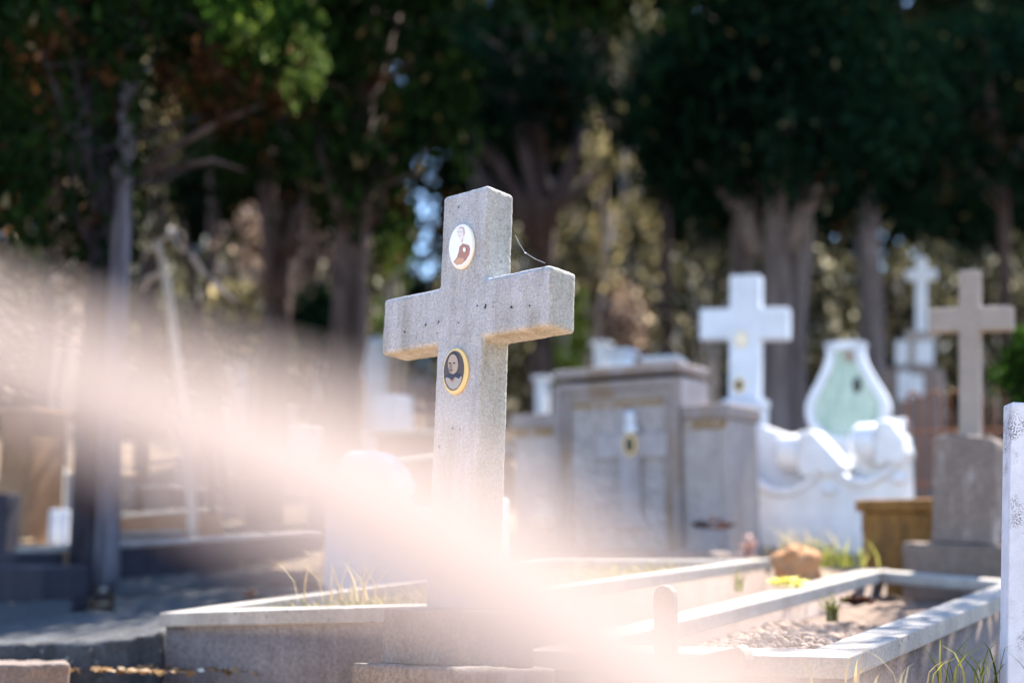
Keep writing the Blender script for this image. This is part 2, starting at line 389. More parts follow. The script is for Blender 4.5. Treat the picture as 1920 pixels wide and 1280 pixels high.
    feats = [
        ('coat', ccw(pg((500, 1000), (560, 920), (600, 800), (610, 720), (670, 655), (720, 668), (790, 690), (810, 760), (795, 860), (735, 960), (650, 1040), (560, 1055))), 'sepia'),
        ('lapel', ccw(pg((515, 1005), (590, 920), (690, 930), (690, 1000), (640, 1035), (560, 1045))), 'sepia_warm'),
        ('face', ccw(ov(635, 450, 62, 92)), 'sepia_pale'),
        ('hair', ccw(pg((598, 385), (615, 362), (650, 350), (690, 362), (705, 400), (708, 480), (694, 512), (688, 440), (675, 382), (640, 374))), 'sepia_mid'),
        ('neck', ccw(pg((620, 530), (690, 500), (680, 600), (650, 640), (625, 590))), 'sepia_pale'),
        ('tie', ccw(pg((668, 590), (682, 590), (664, 632), (648, 636))), 'sepia_mid'),
        ('eye', ccw(ov(596, 447, 18, 6, 0, 10)), 'sepia_mid'), ('eye', ccw(ov(650, 447, 16, 6, 0, 10)), 'sepia_mid'),
        ('mouth', ccw(ov(610, 520, 16, 4, 0, 10)), 'sepia_mid'),
        ('highlight', ccw(ov(712, 775, 26, 44, 0, 16)), 'enamel')]
    portrait(T, 'upper_portrait', m, 'cream', feats, rim, inn, 'enamel', 'faded oval portrait of a young man on white enamel')
    # cobweb thread between shaft and arm
    a = T.at(966, 440, .09); b1 = T.at(985, 474, .09); c1 = T.at(1022, 493, .09)
    pts = [T.loc + T.rot @ Vector((q[0], .09, q[1])) for q in (a, (a[0]*.6+b1[0]*.4, a[1]*.6+b1[1]*.4-.004), b1, (b1[0]*.5+c1[0]*.5, b1[1]*.5+c1[1]*.5-.003), c1)]
    g = G(); g.tube(pts, .00035, 5); g.blob(pts[2], (.003, .002, .002), 1, .3, 6, 5)
    o = link('cobweb', g.v, g.f, M['enamel']); tag(o, 'thin sagging spider thread between the shaft and the arm of the portrait cross', 'cobweb')
main_cross()

# ---------------------------------------------------------------- grave surrounds
def strip(g, a, b, w, h, over=0):
    """a bar with its top's outer edge from a to b, width vector w, height h down"""
    a, b, w = Vector(a), Vector(b), Vector(w); dn = Vector((0, 0, -h))
    g.hexa([a+dn, b+dn, b+w+dn, a+w+dn], [a, b, b+w, a+w]); return g
def surround(name, label, A, B, Cc, D, kw, cap_h, wall_z, mats, soil_z, overhang=.02, bk=True):
    """A front left, B front right, Cc back right, D back left (outer top corners)"""
    A, B, Cc, D = map(Vector, (A, B, Cc, D))
    root = bpy.data.objects.new(name, None); C.objects.link(root)
    root.location = (A + B) / 2; root.location.z = wall_z
    off = root.location.copy()
    tag(root, label, 'grave surround')
    ex = (B - A).normalized(); ey = (Cc - B).normalized(); el = (D - A).normalized()
    def mk(nm, g, mt, **k):
        o = link(nm, [tuple(Vector(v) - off) for v in g.v], g.f, M[mt], root, True); return o
    # caps: the sides run between front and back caps
    g = strip(G(), A, B, el*kw, cap_h)
    # mitred look: front cap full width
    o = mk('front_kerb', g, mats[0]); worn(o)
    g = strip(G(), B + ey*kw*1.01, Cc, -ex*kw, cap_h); o = mk('side_kerb', g, mats[0]); worn(o)
    g = strip(G(), A + el*kw*1.01 + ex*kw, D + ex*kw, -ex*kw, cap_h); o = mk('side_kerb', g, mats[0]); worn(o)
    if bk:
        g = strip(G(), D + ex*kw*1.01 - el*kw, Cc - ex*kw*1.01 - ey*kw, ey*kw*.9, cap_h); o = mk('back_kerb', g, mats[0]); bevel(o, .008)
    i = overhang; t = .11
    def wall(p, q, inn, nm):
        z = min(p.z, q.z) - cap_h + .004
        h = Vector((0, 0, -1))
        pb, qb = Vector((p.x, p.y, wall_z)), Vector((q.x, q.y, wall_z))
        pt, qt = Vector((p.x, p.y, p.z - cap_h + .004)), Vector((q.x, q.y, q.z - cap_h + .004))
        g = G(); g.hexa([pb, qb, qb+inn, pb+inn], [pt, qt, qt+inn, pt+inn]); o = mk(nm, g, mats[1]); return o
    wall(A + ex*i + el*i, B - ex*i + ey*i, el*t, 'front_wall')
    wall(B - ex*i + ey*(i+t), Cc - ex*i, -ex*t, 'side_wall')
    wall(A + ex*i + el*(i+t), D + ex*i, ex*t, 'side_wall')
    # soil bed
    n = 14; vs = []
    for a in range(n+1):
        for b in range(n+1):
            p = (A*(1-a/n) + B*(a/n))*(1-b/n) + (D*(1-a/n) + Cc*(a/n))*(b/n)
            p = p + ex*(.06*(1-2*a/n)) + ey*(.06*(1-2*b/n))
            p.z += soil_z + .05*noise.noise(Vector((p.x*4, p.y*4, 3))) + .03*noise.noise(Vector((p.x*11, p.y*11, 3)))
            vs.append(p - off)
    fs = [(a*(n+1)+b, (a+1)*(n+1)+b, (a+1)*(n+1)+b+1, a*(n+1)+b+1) for a in range(n) for b in range(n)]
    link('soil_bed', [tuple(v) for v in vs], fs, M[mats[2]], root, True)
    return root
A1, B1 = P(298, 1149, 4.86), P(840, 1133, 4.15)
C1, D1 = P(1452, 1046, 6.7), P(1010, 1052, 7.4)
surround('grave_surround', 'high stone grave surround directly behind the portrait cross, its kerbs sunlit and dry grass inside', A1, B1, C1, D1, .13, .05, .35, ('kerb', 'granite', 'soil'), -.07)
E2, F2 = P(985, 1218, 3.95), P(1590, 1232, 3.38)
G2, H2 = P(1612, 1067, 6.5), P(1960, 1085, 6.0)
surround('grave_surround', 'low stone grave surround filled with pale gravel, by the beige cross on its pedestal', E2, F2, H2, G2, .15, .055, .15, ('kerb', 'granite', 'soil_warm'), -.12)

# ---------------------------------------------------------------- grey wall tomb
def wall_tomb():
    d0 = P(1370, 1000, 7.8)
    T = Thing('tomb_headwall', (d0.x, d0.y, EYE - .28), -33, 'broad grey stepped headwall tomb with a relief cross on its panel', 'tomb')
    Z = .28   # local z of eye level
    H = Z + .79; xl = -1.555
    # wings and centre
    g = G(); g.box(xl, -1.22, 0, .30, 0, H - .09); o = T.part('left_wing', g, 'tomb'); bevel(o, .01)
    g = G(); g.box(xl - .02, -1.225, -.025, .32, H - .09, H); o = T.part('wing_coping', g, 'tomb_trim'); bevel(o, .012)
    g = G(); g.box(-.306, 0, 0, .47, 0, H - .09); o = T.part('right_wing', g, 'tomb'); bevel(o, .01)
    g = G(); g.box(-.30, .02, -.025, .49, H - .09, H + .0); o = T.part('wing_coping', g, 'tomb_trim'); bevel(o, .012)
    g = G(); g.box(-.24, -.06, -.012, .003, .05, H - .16); o = T.part('wing_panel', g, 'tomb'); bevel(o, .006)
    g = G(); g.box(xl+.06, -1.29, -.012, .003, .05, H - .16); o = T.part('wing_panel', g, 'tomb'); bevel(o, .006)
    Hc = Z + 1.066
    g = G(); g.box(-1.22, -.306, .0, .40, 0, Hc - .09); o = T.part('centre_block', g, 'tomb'); bevel(o, .01)
    g = G(); g.box(-1.23, -.296, -.052, .41, Hc - .06, Hc); o = T.part('centre_coping', g, 'tomb_trim'); bevel(o, .014)
    for x0, x1, z in ((-.29, -.01, H), (xl+.01, -1.235, H)):
        g = G(); g.box(x0, x1, -.018, .003, z-.15, z-.093); o = T.part('neck_moulding', g, 'ochre_band'); bevel(o, .006)
    g = G(); g.box(-1.10, -.425, -.016, .003, Hc-.262, Hc-.225); o = T.part('lintel_moulding', g, 'ochre_band'); bevel(o, .006)
    g = G(); g.box(-1.105, -.42, -.006, .003, .18, Hc-.262); T.part('recessed_panel', g, 'panel_stone')
    # two stepped frames
    def frame(x0, x1, zt, w, y, mt, nm):
        g = G(); out = [(x0, 0), (x0, zt), (x1, zt), (x1, 0), (x1-w, 0), (x1-w, zt-w), (x0+w, zt-w), (x0+w, 0)]
        g.prism(out[::-1], y, .003); o = T.part(nm, g, mt); bevel(o, .006)
    frame(-1.215, -.311, Hc - .095, .055, -.05, 'tomb_trim', 'outer_frame')
    frame(-1.158, -.368, Hc - .152, .05, -.028, 'tomb_trim', 'inner_frame')
    # relief cross
    def q(px, py): return T.at(px, py, -.03)
    xa, xb = q(1161, 850)[0], q(1199, 850)[0]; la, lb = q(1118, 835)[0], q(1251, 835)[0]
    zt, a1, a0 = q(1180, 772)[1], q(1180, 813)[1], q(1180, 858)[1]; zf = q(1180, 965)[1]; z0 = q(1180, 992)[1]
    prof = [(xa-.06, z0), (xb+.06, z0), (xb, zf), (xb, a0), (lb, a0), (lb, a1), (xb, a1), (xb, zt), (xa, zt), (xa, a1), (la, a1), (la, a0), (xa, a0), (xa, zf)]
    g = G(); g.prism(prof, -.035, .003); o = T.part('relief_cross', g, 'relief'); bevel(o, .006)
    # small white sculpted head above the oval
    cx, cz = q(1185, 790)
    g = G(); g.blob((cx, -.05, cz+.02), (.032, .03, .05), 3, .3); g.blob((cx, -.05, cz-.05), (.045, .03, .035), 5, .3)
    T.part('white_ornament', g, 'white', smooth=True)
    cx, cz = q(1183, 834)
    g = G(); g.prism(oval(cx, cz, .044, .066), -.05, -.03); r = T.part('oval_portrait', g, 'gold'); 
    g = G(); g.prism(oval(cx, cz, .034, .055), -.052, -.049); T.part('photo_oval', g, 'black', parent=r)
    # ledge at the foot
    g = G(); g.box(xl - .05, .05, -.34, -.063, -.35, .17); o = T.part('foot_ledge', g, 'granite', smooth=True); rough(o, .025, .02, .08, .03, .3)
    g = G(); g.box(xl - .12, .12, -.55, -.345, -.35, .06); o = T.part('foot_step', g, 'granite', smooth=True); rough(o, .025, .02, .08, .03, .3)
    return T
TW = wall_tomb()

# ---------------------------------------------------------------- crosses
def cross_thing(name, label, d, shaft, top, arm, armz, bot, yaw, thick, mat, lean=0, group=None):
    """pixel extents of the front face: shaft (x0,x1), top y, arm (x0,x1), arm y (top,bottom), foot y"""
    c = P((shaft[0]+shaft[1])/2, bot, d)
    T = Thing(name, c, yaw, label, 'grave cross', group, lean=(0, lean))
    x0, _ = T.at(shaft[0], (armz[1]+bot)/2); x1, _ = T.at(shaft[1], (armz[1]+bot)/2)
    zt = T.at(sum(shaft)/2, top)[1]; a1 = T.at(sum(shaft)/2, armz[0])[1]; a0 = T.at(sum(shaft)/2, armz[1])[1]
    l0 = T.at(arm[0], sum(armz)/2)[0]; l1 = T.at(arm[1], sum(armz)/2)[0]
    prof = [(x0, 0), (x1, 0), (x1, a0), (l1, a0), (l1, a1), (x1, a1), (x1, zt), (x0, zt), (x0, a1), (l0, a1), (l0, a0), (x0, a0)]
    g = G(); g.prism(prof, 0, thick); o = T.part('cross_body', g, mat); bevel(o, .012, 3)
    T.x0, T.x1 = x0, x1
    return T
T = cross_thing('marble_cross', 'white marble cross rising behind the end of the grey headwall tomb', 9.3, (1366, 1424), 515, (1311, 1478), (577, 635), 748, -20, .16, 'white', lean=2.0)
for (px, py, a, b, mt, mt2) in ((1390, 636, .04, .055, 'gold', 'cream'), (1386, 722, .04, .055, 'gold', 'black')):
    cx, cz = T.at(px, py); g = G(); g.prism(oval(cx, cz, a, b), -.012, .002); r = T.part('oval_portrait', g, mt)
    g = G(); g.prism(oval(cx, cz, a*.7, b*.75), -.014, -.011); T.part('photo_oval', g, mt2, parent=r)
g = G(); g.box(T.x0-.04, T.x1+.05, -.03, .19, -.06, 0); o = T.part('plinth', g, 'white'); bevel(o, .01)
g = G(); zz = gz(T.loc.x, T.loc.y) - T.loc.z - .1; g.box(T.x0-.03, T.x1+.04, -.02, .18, zz, -.062); o = T.part('pedestal', g, 'white'); bevel(o, .01)

T = cross_thing('beige_cross', 'plain beige stone cross standing on a streaked round-topped pedestal', 6.75, (1797, 1836), 506, (1739, 1897), (575, 620), 822, -31, .095, 'beige', lean=2.8)
BX = T
bt = Thing('cross_pedestal', P(1800, 1112, 6.5), -31, 'brown weather-streaked stone pedestal with a rounded top, under the plain beige cross', 'pedestal', lean=(0, 2.4))
fx0, _ = bt.at(1746, 930); fx1, _ = bt.at(1868, 930); zb = bt.at(1800, 1020)[1]; zs = bt.at(1800, 850)[1]
cxm = (fx0+fx1)/2; hw = (fx1-fx0)/2
zp = bt.loc_of(T.loc).z
prof = [(fx0, zb), (fx1, zb), (fx1, zs)] + [(cxm + hw*math.copysign(abs(math.cos(t))**.8, math.cos(t)), zs + (zp-zs)*math.sin(t)**.3) for t in np.linspace(.05, math.pi-.05, 17)] + [(fx0, zs)]
g = G(); g.prism(prof, 0, .30); o = bt.part('pedestal_body', g, 'pedestal', smooth=True); rough(o, .012, .01, .05, .012, .2)
bx0, _ = bt.at(1691, 1065, -.06); bx1, _ = bt.at(1905, 1065, -.06)
g = G(); g.box(bx0, bx1, -.06, .42, 0-.35, zb); o = bt.part('base_block', g, 'pedestal_dark', smooth=True); rough(o, .014, .01, .05, .012, .2)

T = cross_thing('slim_marble_cross', 'small slim pale marble cross far back under the trees, on a tall white-panelled pedestal', 13.2, (1716, 1736), 482, (1698, 1755), (505, 524), 622, -24, .09, 'white', lean=2.6)
zg = gz(T.loc.x, T.loc.y) - T.loc.z
x0 = T.at(1668, 650)[0]; x1 = T.at(1752, 650)[0]
g = G(); g.box(T.x0-.1, T.x1+.1, -.06, .18, -.08, 0); o = T.part('plinth', g, 'tomb'); bevel(o, .01)
z2 = T.at(1710, 690)[1]
g = G(); g.box(x0+.05, x1-.05, -.02, .35, z2, -.082); o = T.part('pedestal', g, 'tomb'); bevel(o, .02)
for a, b in ((1680, 1702), (1716, 1750)):
    u0, u1 = T.at(a, 650, -.04)[0], T.at(b, 650, -.04)[0]; zc = T.at(1710, 638, -.04)[1]; zd = T.at(1710, 682, -.04)[1]
    g = G(); g.box(u0, u1, -.045, -.015, zd, zc); T.part('marble_panel', g, 'white')
g = G(); g.box(x0-.06, x1+.06, -.1, .45, zg-.2, z2); o = T.part('pedestal_base', g, 'granite'); bevel(o, .02)
g = G(); g.box(x0+.1, x0+.22, -.13, -.1, z2-.35, z2-.05); g.box(x1-.22, x1-.1, -.13, -.1, z2-.3, z2-.08); T.part('marble_inlay', g, 'white')

# small rounded wooden cross close to the gravel grave
def small_cross():
    T = Thing('rounded_cross', P(1243, 1330, 3.3), -30, 'small pale rounded-end grave cross leaning beside the corner of the gravel grave', 'grave cross', lean=(0, 0))
    x0, zt = T.at(1224, 1110); x1, _ = T.at(1262, 1110); ht = T.at(1243, 1096)[1]
    cx = (x0+x1)/2; r = (x1-x0)/2
    zb = gz(T.loc.x, T.loc.y) - T.loc.z
    def rounded(hw, L): return [(hw*math.cos(t), L - hw + hw*math.sin(t)) for t in np.linspace(0, math.pi, 9)]
    prof = [(cx - r, zb-.1), (cx + r, zb-.1)] + [(cx + a, b) for a, b in rounded(r, ht)]
    g = G(); g.prism(prof, 0, .035); o = T.part('upright', g, 'beige'); bevel(o, .006, 3)
    ax, az = T.at(1402, 1236); _, za = T.at(1300, 1275, -.01); hh = .036
    mid = T.at(1243, 1268, -.0)
    L = ax - mid[0]
    vs = []
    sl = (az - mid[1])/L
    pr = [(mid[0]-L, mid[1]-hh - sl*L), (mid[0]+L-hh, mid[1]+sl*(L-hh)-hh)] + [(mid[0]+L-hh + hh*math.cos(t), mid[1]+sl*L+hh*math.sin(t)) for t in np.linspace(-1.3, 1.3, 9)] + [(mid[0]+L-hh, mid[1]+sl*(L-hh)+hh), (mid[0]-L, mid[1]+hh - sl*L)]
    g = G(); g.prism(pr, -.012, .05); o = T.part('crossbar', g, 'beige'); bevel(o, .006, 3)
small_cross()

# marble post at the frame's edge
T = Thing('marble_post', P(1889, 1280, 3.55), -8, 'white marble post with dark lichen specks at the edge of the gravel grave', 'grave marker', lean=(0, 4.0))
zt = T.at(1895, 753)[1]; zb = gz(T.loc.x, T.loc.y) - T.loc.z - .1
g = G(); g.box(0, .22, 0, .1, zb, zt)
o = T.part('post_body', g, 'white_speck'); bevel(o, .006, 3)
g = G(); g.box(-.03, .25, -.03, .13, zb-.05, zb+.22); o = T.part('post_foot', g, 'kerb'); bevel(o, .01)

# ---------------------------------------------------------------- white scroll walls
def scroll_wall(name, label, d, base, back, front, rolls, yaw=-33, mt='white_paint'):
    """back: top line of the rear panel, front: sagging top line of the front panel, rolls: (x0, x1, y0, y1, fin outline)"""
    T = Thing(name, P(base[0], base[1], d), yaw, label, 'tomb')
    zb = min(-.05, gz(T.loc.x, T.loc.y) - T.loc.z - .25)
    def panel(nm, line, y0, y1):
        tops = [T.at(a, b, y0) for a, b in line]
        g = G(); g.prism([(tops[0][0], zb), (tops[-1][0], zb)] + tops[::-1], y0, y1); o = T.part(nm, g, mt); bevel(o, .015, 3)
    panel('back_panel', back, .14, .24); panel('front_panel', front, -.06, .10)
    g = G(); pts = [T.at(a, b, -.07) for a, b in front]; g.tube([(x, -.06, z) for x, z in pts], .032, 8); T.part('edge_moulding', g, mt, smooth=True)
    for x0, x1, y0, y1, fin in rolls:
        a = T.at(x0, y0, -.1); b = T.at(x1, y1, -.1); r = (a[1]-b[1])/2; zc = (a[1]+b[1])/2
        g = G(); n = 24; k = 8; vs = []
        for i in range(k+1):
            t = i/k; x = a[0] + (b[0]-a[0])*t; q = r*(1 if t > .3 else (.72+.28*math.sin(t/.3*math.pi/2)))
            for j in range(n): th = 2*math.pi*j/n; vs.append((x, .02 + q*.95*math.cos(th), zc + q*math.sin(th)))
        g.add(vs, [(i*n+j, i*n+(j+1) % n, (i+1)*n+(j+1) % n, (i+1)*n+j) for i in range(k) for j in range(n)] + [tuple(range(n-1, -1, -1)), tuple(range(k*n, k*n+n))])
        T.part('scroll_roll', g, mt, smooth=True)
        pf = [T.at(p, q, -.1) for p, q in fin]
        g = G(); g.prism(pf, -.11, .12); o = T.part('scroll_end', g, mt); bevel(o, .02, 3)
        e = T.at(fin[3][0]-6, fin[3][1]+26, -.1)
        g = G(); g.blob((e[0], -.11, e[1]), (.04, .04, .035), 1, .05); T.part('boss', g, mt, smooth=True)
    return T
scroll_wall('scroll_tomb', 'white painted tomb wall with two rolled scrolls on top, beside the grey headwall', 8.7, (1430, 1018),
    [(1395, 780), (1428, 797), (1470, 812), (1560, 870), (1600, 850), (1655, 785), (1699, 783)],
    [(1395, 870), (1418, 905), (1450, 922), (1485, 922), (1515, 905), (1540, 878), (1565, 884), (1595, 903), (1630, 905), (1662, 885), (1680, 868), (1699, 866)],
    [(1447, 1496, 812, 884, [(1496, 808), (1522, 806), (1555, 842), (1585, 876), (1560, 892), (1530, 886), (1512, 896), (1496, 886)][::-1]),
     (1588, 1640, 792, 868, [(1640, 788), (1668, 786), (1690, 818), (1699, 850), (1690, 872), (1660, 868), (1650, 876), (1640, 868)][::-1])])
scroll_wall('scroll_tomb', 'white rounded scroll tomb standing between the portrait cross and the cypress trunks', 7.6, (615, 1090),
    [(612, 925), (640, 880), (700, 870), (760, 950), (820, 968), (880, 950)],
    [(612, 918), (680, 916), (698, 936), (730, 960), (775, 975), (830, 970), (880, 940), (930, 935)],
    [(626, 682, 848, 920, [(682, 847), (702, 852), (728, 880), (744, 915), (736, 932), (704, 930), (694, 934), (682, 924)][::-1])], yaw=-25, mt='white')

# bulb-shaped framed plaque
def plaque():
    T = Thing('marble_plaque', P(1592, 835, 9.4), -24, 'bulb-shaped white stone frame round a green-veined marble tablet, above the white scroll tomb', 'memorial plaque')
    half = [(0, 0), (.22, .015), (.42, .07), (.62, .19), (.77, .38), (.82, .60), (.79, .78), (.70, .95), (.60, 1.10), (.49, 1.28), (.40, 1.46), (.37, 1.60), (.375, 1.72), (.37, 1.80), (0, 1.82)]
    x0 = T.at(1512, 760)[0]; x1 = T.at(1668, 760)[0]; zt = T.at(1592, 642)[1]
    sx = (x1-x0)/2/.82; cx = (x0+x1)/2; sz = zt/1.8
    # smooth outline
    def outline(k, inset):
        pts = [(a, b) for a, b in half]
        out = []
        for i in range(len(pts)-1):
            for s in range(4):
                t = s/4; p0 = pts[max(i-1, 0)]; p1 = pts[i]; p2 = pts[i+1]; p3 = pts[min(i+2, len(pts)-1)]
                cr = lambda a, b, c, d: .5*((2*b) + (-a+c)*t + (2*a-5*b+4*c-d)*t*t + (-a+3*b-3*c+d)*t**3)
                out.append((cr(p0[0], p1[0], p2[0], p3[0]), cr(p0[1], p1[1], p2[1], p3[1])))
        out.append(pts[-1])
        full = out + [(-a, b) for a, b in out[-2:0:-1]]
        full = [(cx + a*sx, b*sz) for a, b in full]
        if inset:
            n = len(full); res = []
            for i in range(n):
                p, q = full[i-1], full[(i+1) % n]; tx, tz = q[0]-p[0], q[1]-p[1]; l = math.hypot(tx, tz) or 1
                res.append((full[i][0] - tz/l*inset, full[i][1] + tx/l*inset))
            full = res
        return full
    g = G(); g.ringprism(outline(1, 0), outline(1, .062), -.05, .12); o = T.part('plaque_frame', g, 'white'); bevel(o, .015, 3)
    g = G(); g.prism(outline(1, .058), -.01, .08); T.part('tablet', g, 'green_marble')
    ox, oz = T.at(1607, 722, -.02); g = G(); g.prism(oval(ox, oz, .032, .06), -.022, -.008); T.part('oval_portrait', g, 'black')
    ox, oz = T.at(1592, 668, -.02); g = G(); g.prism(oval(ox, oz, .045, .05), -.016, -.008); T.part('carved_boss', g, 'beige')
    zg = gz(T.loc.x, T.loc.y) - T.loc.z - .1
    g = G(); g.box(cx-.3, cx+.3, -.02, .2, zg, .02); o = T.part('plaque_foot', g, 'white'); bevel(o, .01)
plaque()

# lichened ochre block
T = Thing('lichened_block', P(1612, 1070, 7.0), -31, 'squat ochre lichen-covered stone block with a cap, behind the gravel grave', 'stone block')
x1 = T.at(1735, 1060)[0]; zc = T.at(1620, 960)[1]; zt = T.at(1620, 936)[1]
g = G(); g.box(.015, x1+.2, .0, .35, -.3, zc); o = T.part('block_body', g, 'ochre', smooth=True); rough(o, .014, .014, .06, .01, .2)
g = G(); g.box(-.01, x1+.22, -.025, .37, zc, zt); o = T.part('block_cap', g, 'ochre', smooth=True); rough(o, .012, .01, .05, .008, .2)

# ---------------------------------------------------------------- iron railings
def railing(name, label, d, x0, x1, pytop, pybot, n, mat, yaw, loops=True, r=.011):
    T = Thing(name, P(x0, pybot, d), yaw, label, 'railing')
    L = T.at(x1, pybot)[0]; H = T.at(x0, pytop)[1]; zb = gz(T.loc.x, T.loc.y) - T.loc.z
    zb = min(zb, 0)
    g = G()
    for z in (.08, H*.62): g.tube([(-.05, 0, z), (L+.05, 0, z)], r*.8, 6)
    T.part('rail', g, mat, smooth=True)
    step = L / n
    for i in range(n):
        g = G(); x = i*step + step/2
        if loops:
            w = step*.27
            path = [(x-w, 0, zb)] + [(x-w, 0, H*.6)] + [(x - w*math.cos(t), 0, H - w + w*math.sin(t)) for t in np.linspace(0, math.pi, 9)] + [(x+w, 0, H*.6), (x+w, 0, zb)]
            g.tube(path, r, 6)
        else:
            g.tube([(x, 0, zb), (x, 0, H)], r, 6); g.blob((x, 0, H+.03), (.018, .018, .05), i, .1, 6, 6)
        T.part('baluster', g, mat, smooth=True)
    return T
railing('iron_railing', 'rusty iron railing of looped bars behind the streaked pedestal', 8.3, 1700, 1905, 735, 930, 5, 'rust', -12, r=.0085)
railing('iron_railing', 'dark red iron railing seen between the cypress trunk and the portrait cross', 13, 735, 860, 735, 835, 7, 'dark_iron', -15, False, .02)

# ---------------------------------------------------------------- generic small tombs and blocks
def block(name, label, cat, d, px, py, mat, depth=.4, yaw=-33, cap=None, capmat=None, to_ground=True, group=None, roof=0):
    T = Thing(name, P(px[0], py[1], d), yaw, label, cat, group)
    x1 = T.at(px[1], py[1])[0]; z1 = T.at(px[0], py[0])[1]
    zb = min(0, gz(T.loc.x, T.loc.y) - T.loc.z - .1) if to_ground else 0
    g = G()
    if cap: z1c = z1 - cap
    else: z1c = z1
    g.box(0, x1, 0, depth, zb, z1c); o = T.part('block_body', g, mat); bevel(o, .012)
    if cap:
        g = G(); g.box(-.03, x1+.03, -.03, depth+.03, z1c, z1)
        if roof: g.hexa([(-.0,0,z1),(x1,0,z1),(x1,depth,z1),(0,depth,z1)], [(x1*.45,depth*.4,z1+roof),(x1*.55,depth*.4,z1+roof),(x1*.55,depth*.6,z1+roof),(x1*.45,depth*.6,z1+roof)])
        o = T.part('cap', g, capmat or mat); bevel(o, .01)
    return T
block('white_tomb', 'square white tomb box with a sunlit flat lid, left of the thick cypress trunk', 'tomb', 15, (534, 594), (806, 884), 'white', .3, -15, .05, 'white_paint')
block('marble_headstone', 'low white marble block just behind the middle of the grey headwall tomb', 'headstone', 10.5, (1140, 1172), (655, 700), 'white', .2, -30, .04)
block('marble_slab_tomb', 'flat white marble slab showing over the grey headwall tomb', 'tomb', 10.2, (1207, 1266), (669, 700), 'white', .3, -20, .04)
block('blue_white_headstone', 'tall pale bluish headstone behind the top of the grey headwall, beside the small white block', 'headstone', 14, (1113, 1136), (640, 720), 'white', .2, -20, .05)
block('pale_obelisk', 'slim pale obelisk between trunks, just beyond the shaft of the portrait cross', 'grave marker', 13, (1003, 1022), (705, 800), 'white', .16, -20, .04)
block('white_headstone', 'tall white headstone half hidden by the thick cypress trunk', 'headstone', 16.5, (592, 626), (642, 735), 'white', .25, -10, .08)
block('white_chapel_tomb', 'tall bluish white tomb between the thick trunk and the arm of the portrait cross', 'tomb', 17, (680, 722), (640, 765), 'white', .5, -10, .1, roof=.1)
block('broken_white_kerb', 'low white broken stone in front of the dark red railing', 'headstone', 12.4, (700, 745), (742, 775), 'white', .3, -25)
block('ochre_tomb', 'orange plastered tomb below the dark red railing', 'tomb', 11.5, (700, 840), (812, 900), 'tan', .8, -25, .06, 'kerb')
block('round_white_headstone', 'small white headstone far off, by the broken branches', 'headstone', 16, (424, 450), (640, 700), 'white_paint', .2, -10, .05)
block('grey_headstone', 'wide dull grey headstone far off beside the forked trunk', 'headstone', 16.3, (454, 492), (640, 720), 'tomb', .2, -10, .05)
block('tan_pillar', 'tall leaning-looking tan plastered pillar at the edge of the cemetery terrace', 'pillar', 10.2, (-10, 52), (760, 975), 'tan', .4, -22, .06)
block('slim_white_marker', 'slim bluish white marker standing against the dark furrowed trunk', 'grave marker', 10.6, (119, 141), (886, 958), 'white', .06, -20)
block('white_kerb_post', 'short white kerb post under the slim marker, first of two', 'kerb post', 10, (90, 103), (955, 1002), 'white', .05, -20)
block('white_kerb_post', 'short white kerb post under the slim marker, nearer the dark trunk', 'kerb post', 9.9, (108, 122), (955, 1002), 'white', .05, -20)
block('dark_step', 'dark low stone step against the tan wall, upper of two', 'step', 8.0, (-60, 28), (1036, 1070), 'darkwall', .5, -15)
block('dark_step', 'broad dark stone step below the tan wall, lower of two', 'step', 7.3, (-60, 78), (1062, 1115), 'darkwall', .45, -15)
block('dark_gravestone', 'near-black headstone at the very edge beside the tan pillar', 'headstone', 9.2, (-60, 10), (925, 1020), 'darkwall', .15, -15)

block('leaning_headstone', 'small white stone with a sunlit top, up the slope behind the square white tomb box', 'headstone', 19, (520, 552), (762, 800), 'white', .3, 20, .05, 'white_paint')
block('white_grave_slab', 'bright white grave slab lying between the tan pillar and the slim marker', 'grave slab', 13, (78, 112), (872, 884), 'white_paint', .5, 10)
block('grey_headstone', 'squat grey headstone up the slope behind the dead sapling', 'headstone', 15, (330, 372), (850, 905), 'tomb', .2, -20, .04)
block('grey_tomb', 'low grey box tomb with sunlit top behind the pinkish kerb', 'tomb', 12, (248, 320), (905, 945), 'granite', .6, -20, .04, 'kerb')
block('white_headstone', 'narrow white headstone up the slope, between dead sapling and forked trunk', 'headstone', 17, (408, 430), (770, 850), 'white', .15, -10, .05)
def low_wall(name, label, a, b, kw, cap_h, wall_h, mats, inset=.015):
    a, b = Vector(a), Vector(b); T = Thing(name, (a.x, a.y, a.z), 0, label, 'low wall')
    b = b - a; a = Vector((0, 0, 0)); ex = b.normalized(); n = Vector((-ex.y, ex.x, 0)).normalized()
    g = G(); strip(g, a, b, n*kw, cap_h); o = T.part('coping', g, mats[0], smooth=True); rough(o, .014, .006, .05, .006, .3)
    i = n*inset; d1 = Vector((0, 0, -cap_h+.004)); d2 = Vector((0, 0, -wall_h)); w = n*(kw-inset)
    g = G(); g.hexa([a+i+d2, b+i+d2, b+w+d2, a+w+d2], [a+i+d1, b+i+d1, b+w+d1, a+w+d1]); T.part('wall_body', g, mats[1])
low_wall('terrace_wall', 'low tan terrace wall with a brightly sunlit coping, behind the dark furrowed trunk', P(30, 1026, 8.7), P(230, 1012, 8.9), .3, .05, .7, ('kerb', 'tan'))
low_wall('terrace_wall', 'low dark terrace wall with a shaded coping, to the right of the dark furrowed trunk', P(206, 1018, 8.6), P(610, 988, 9.5), .3, .04, .7, ('tomb', 'darkwall'))
low_wall('terrace_kerb', 'narrow sunlit kerb with tan face on the bank above the dark terrace wall', P(228, 962, 10.0), P(420, 945, 10.4), .16, .035, .4, ('kerb', 'tan'))
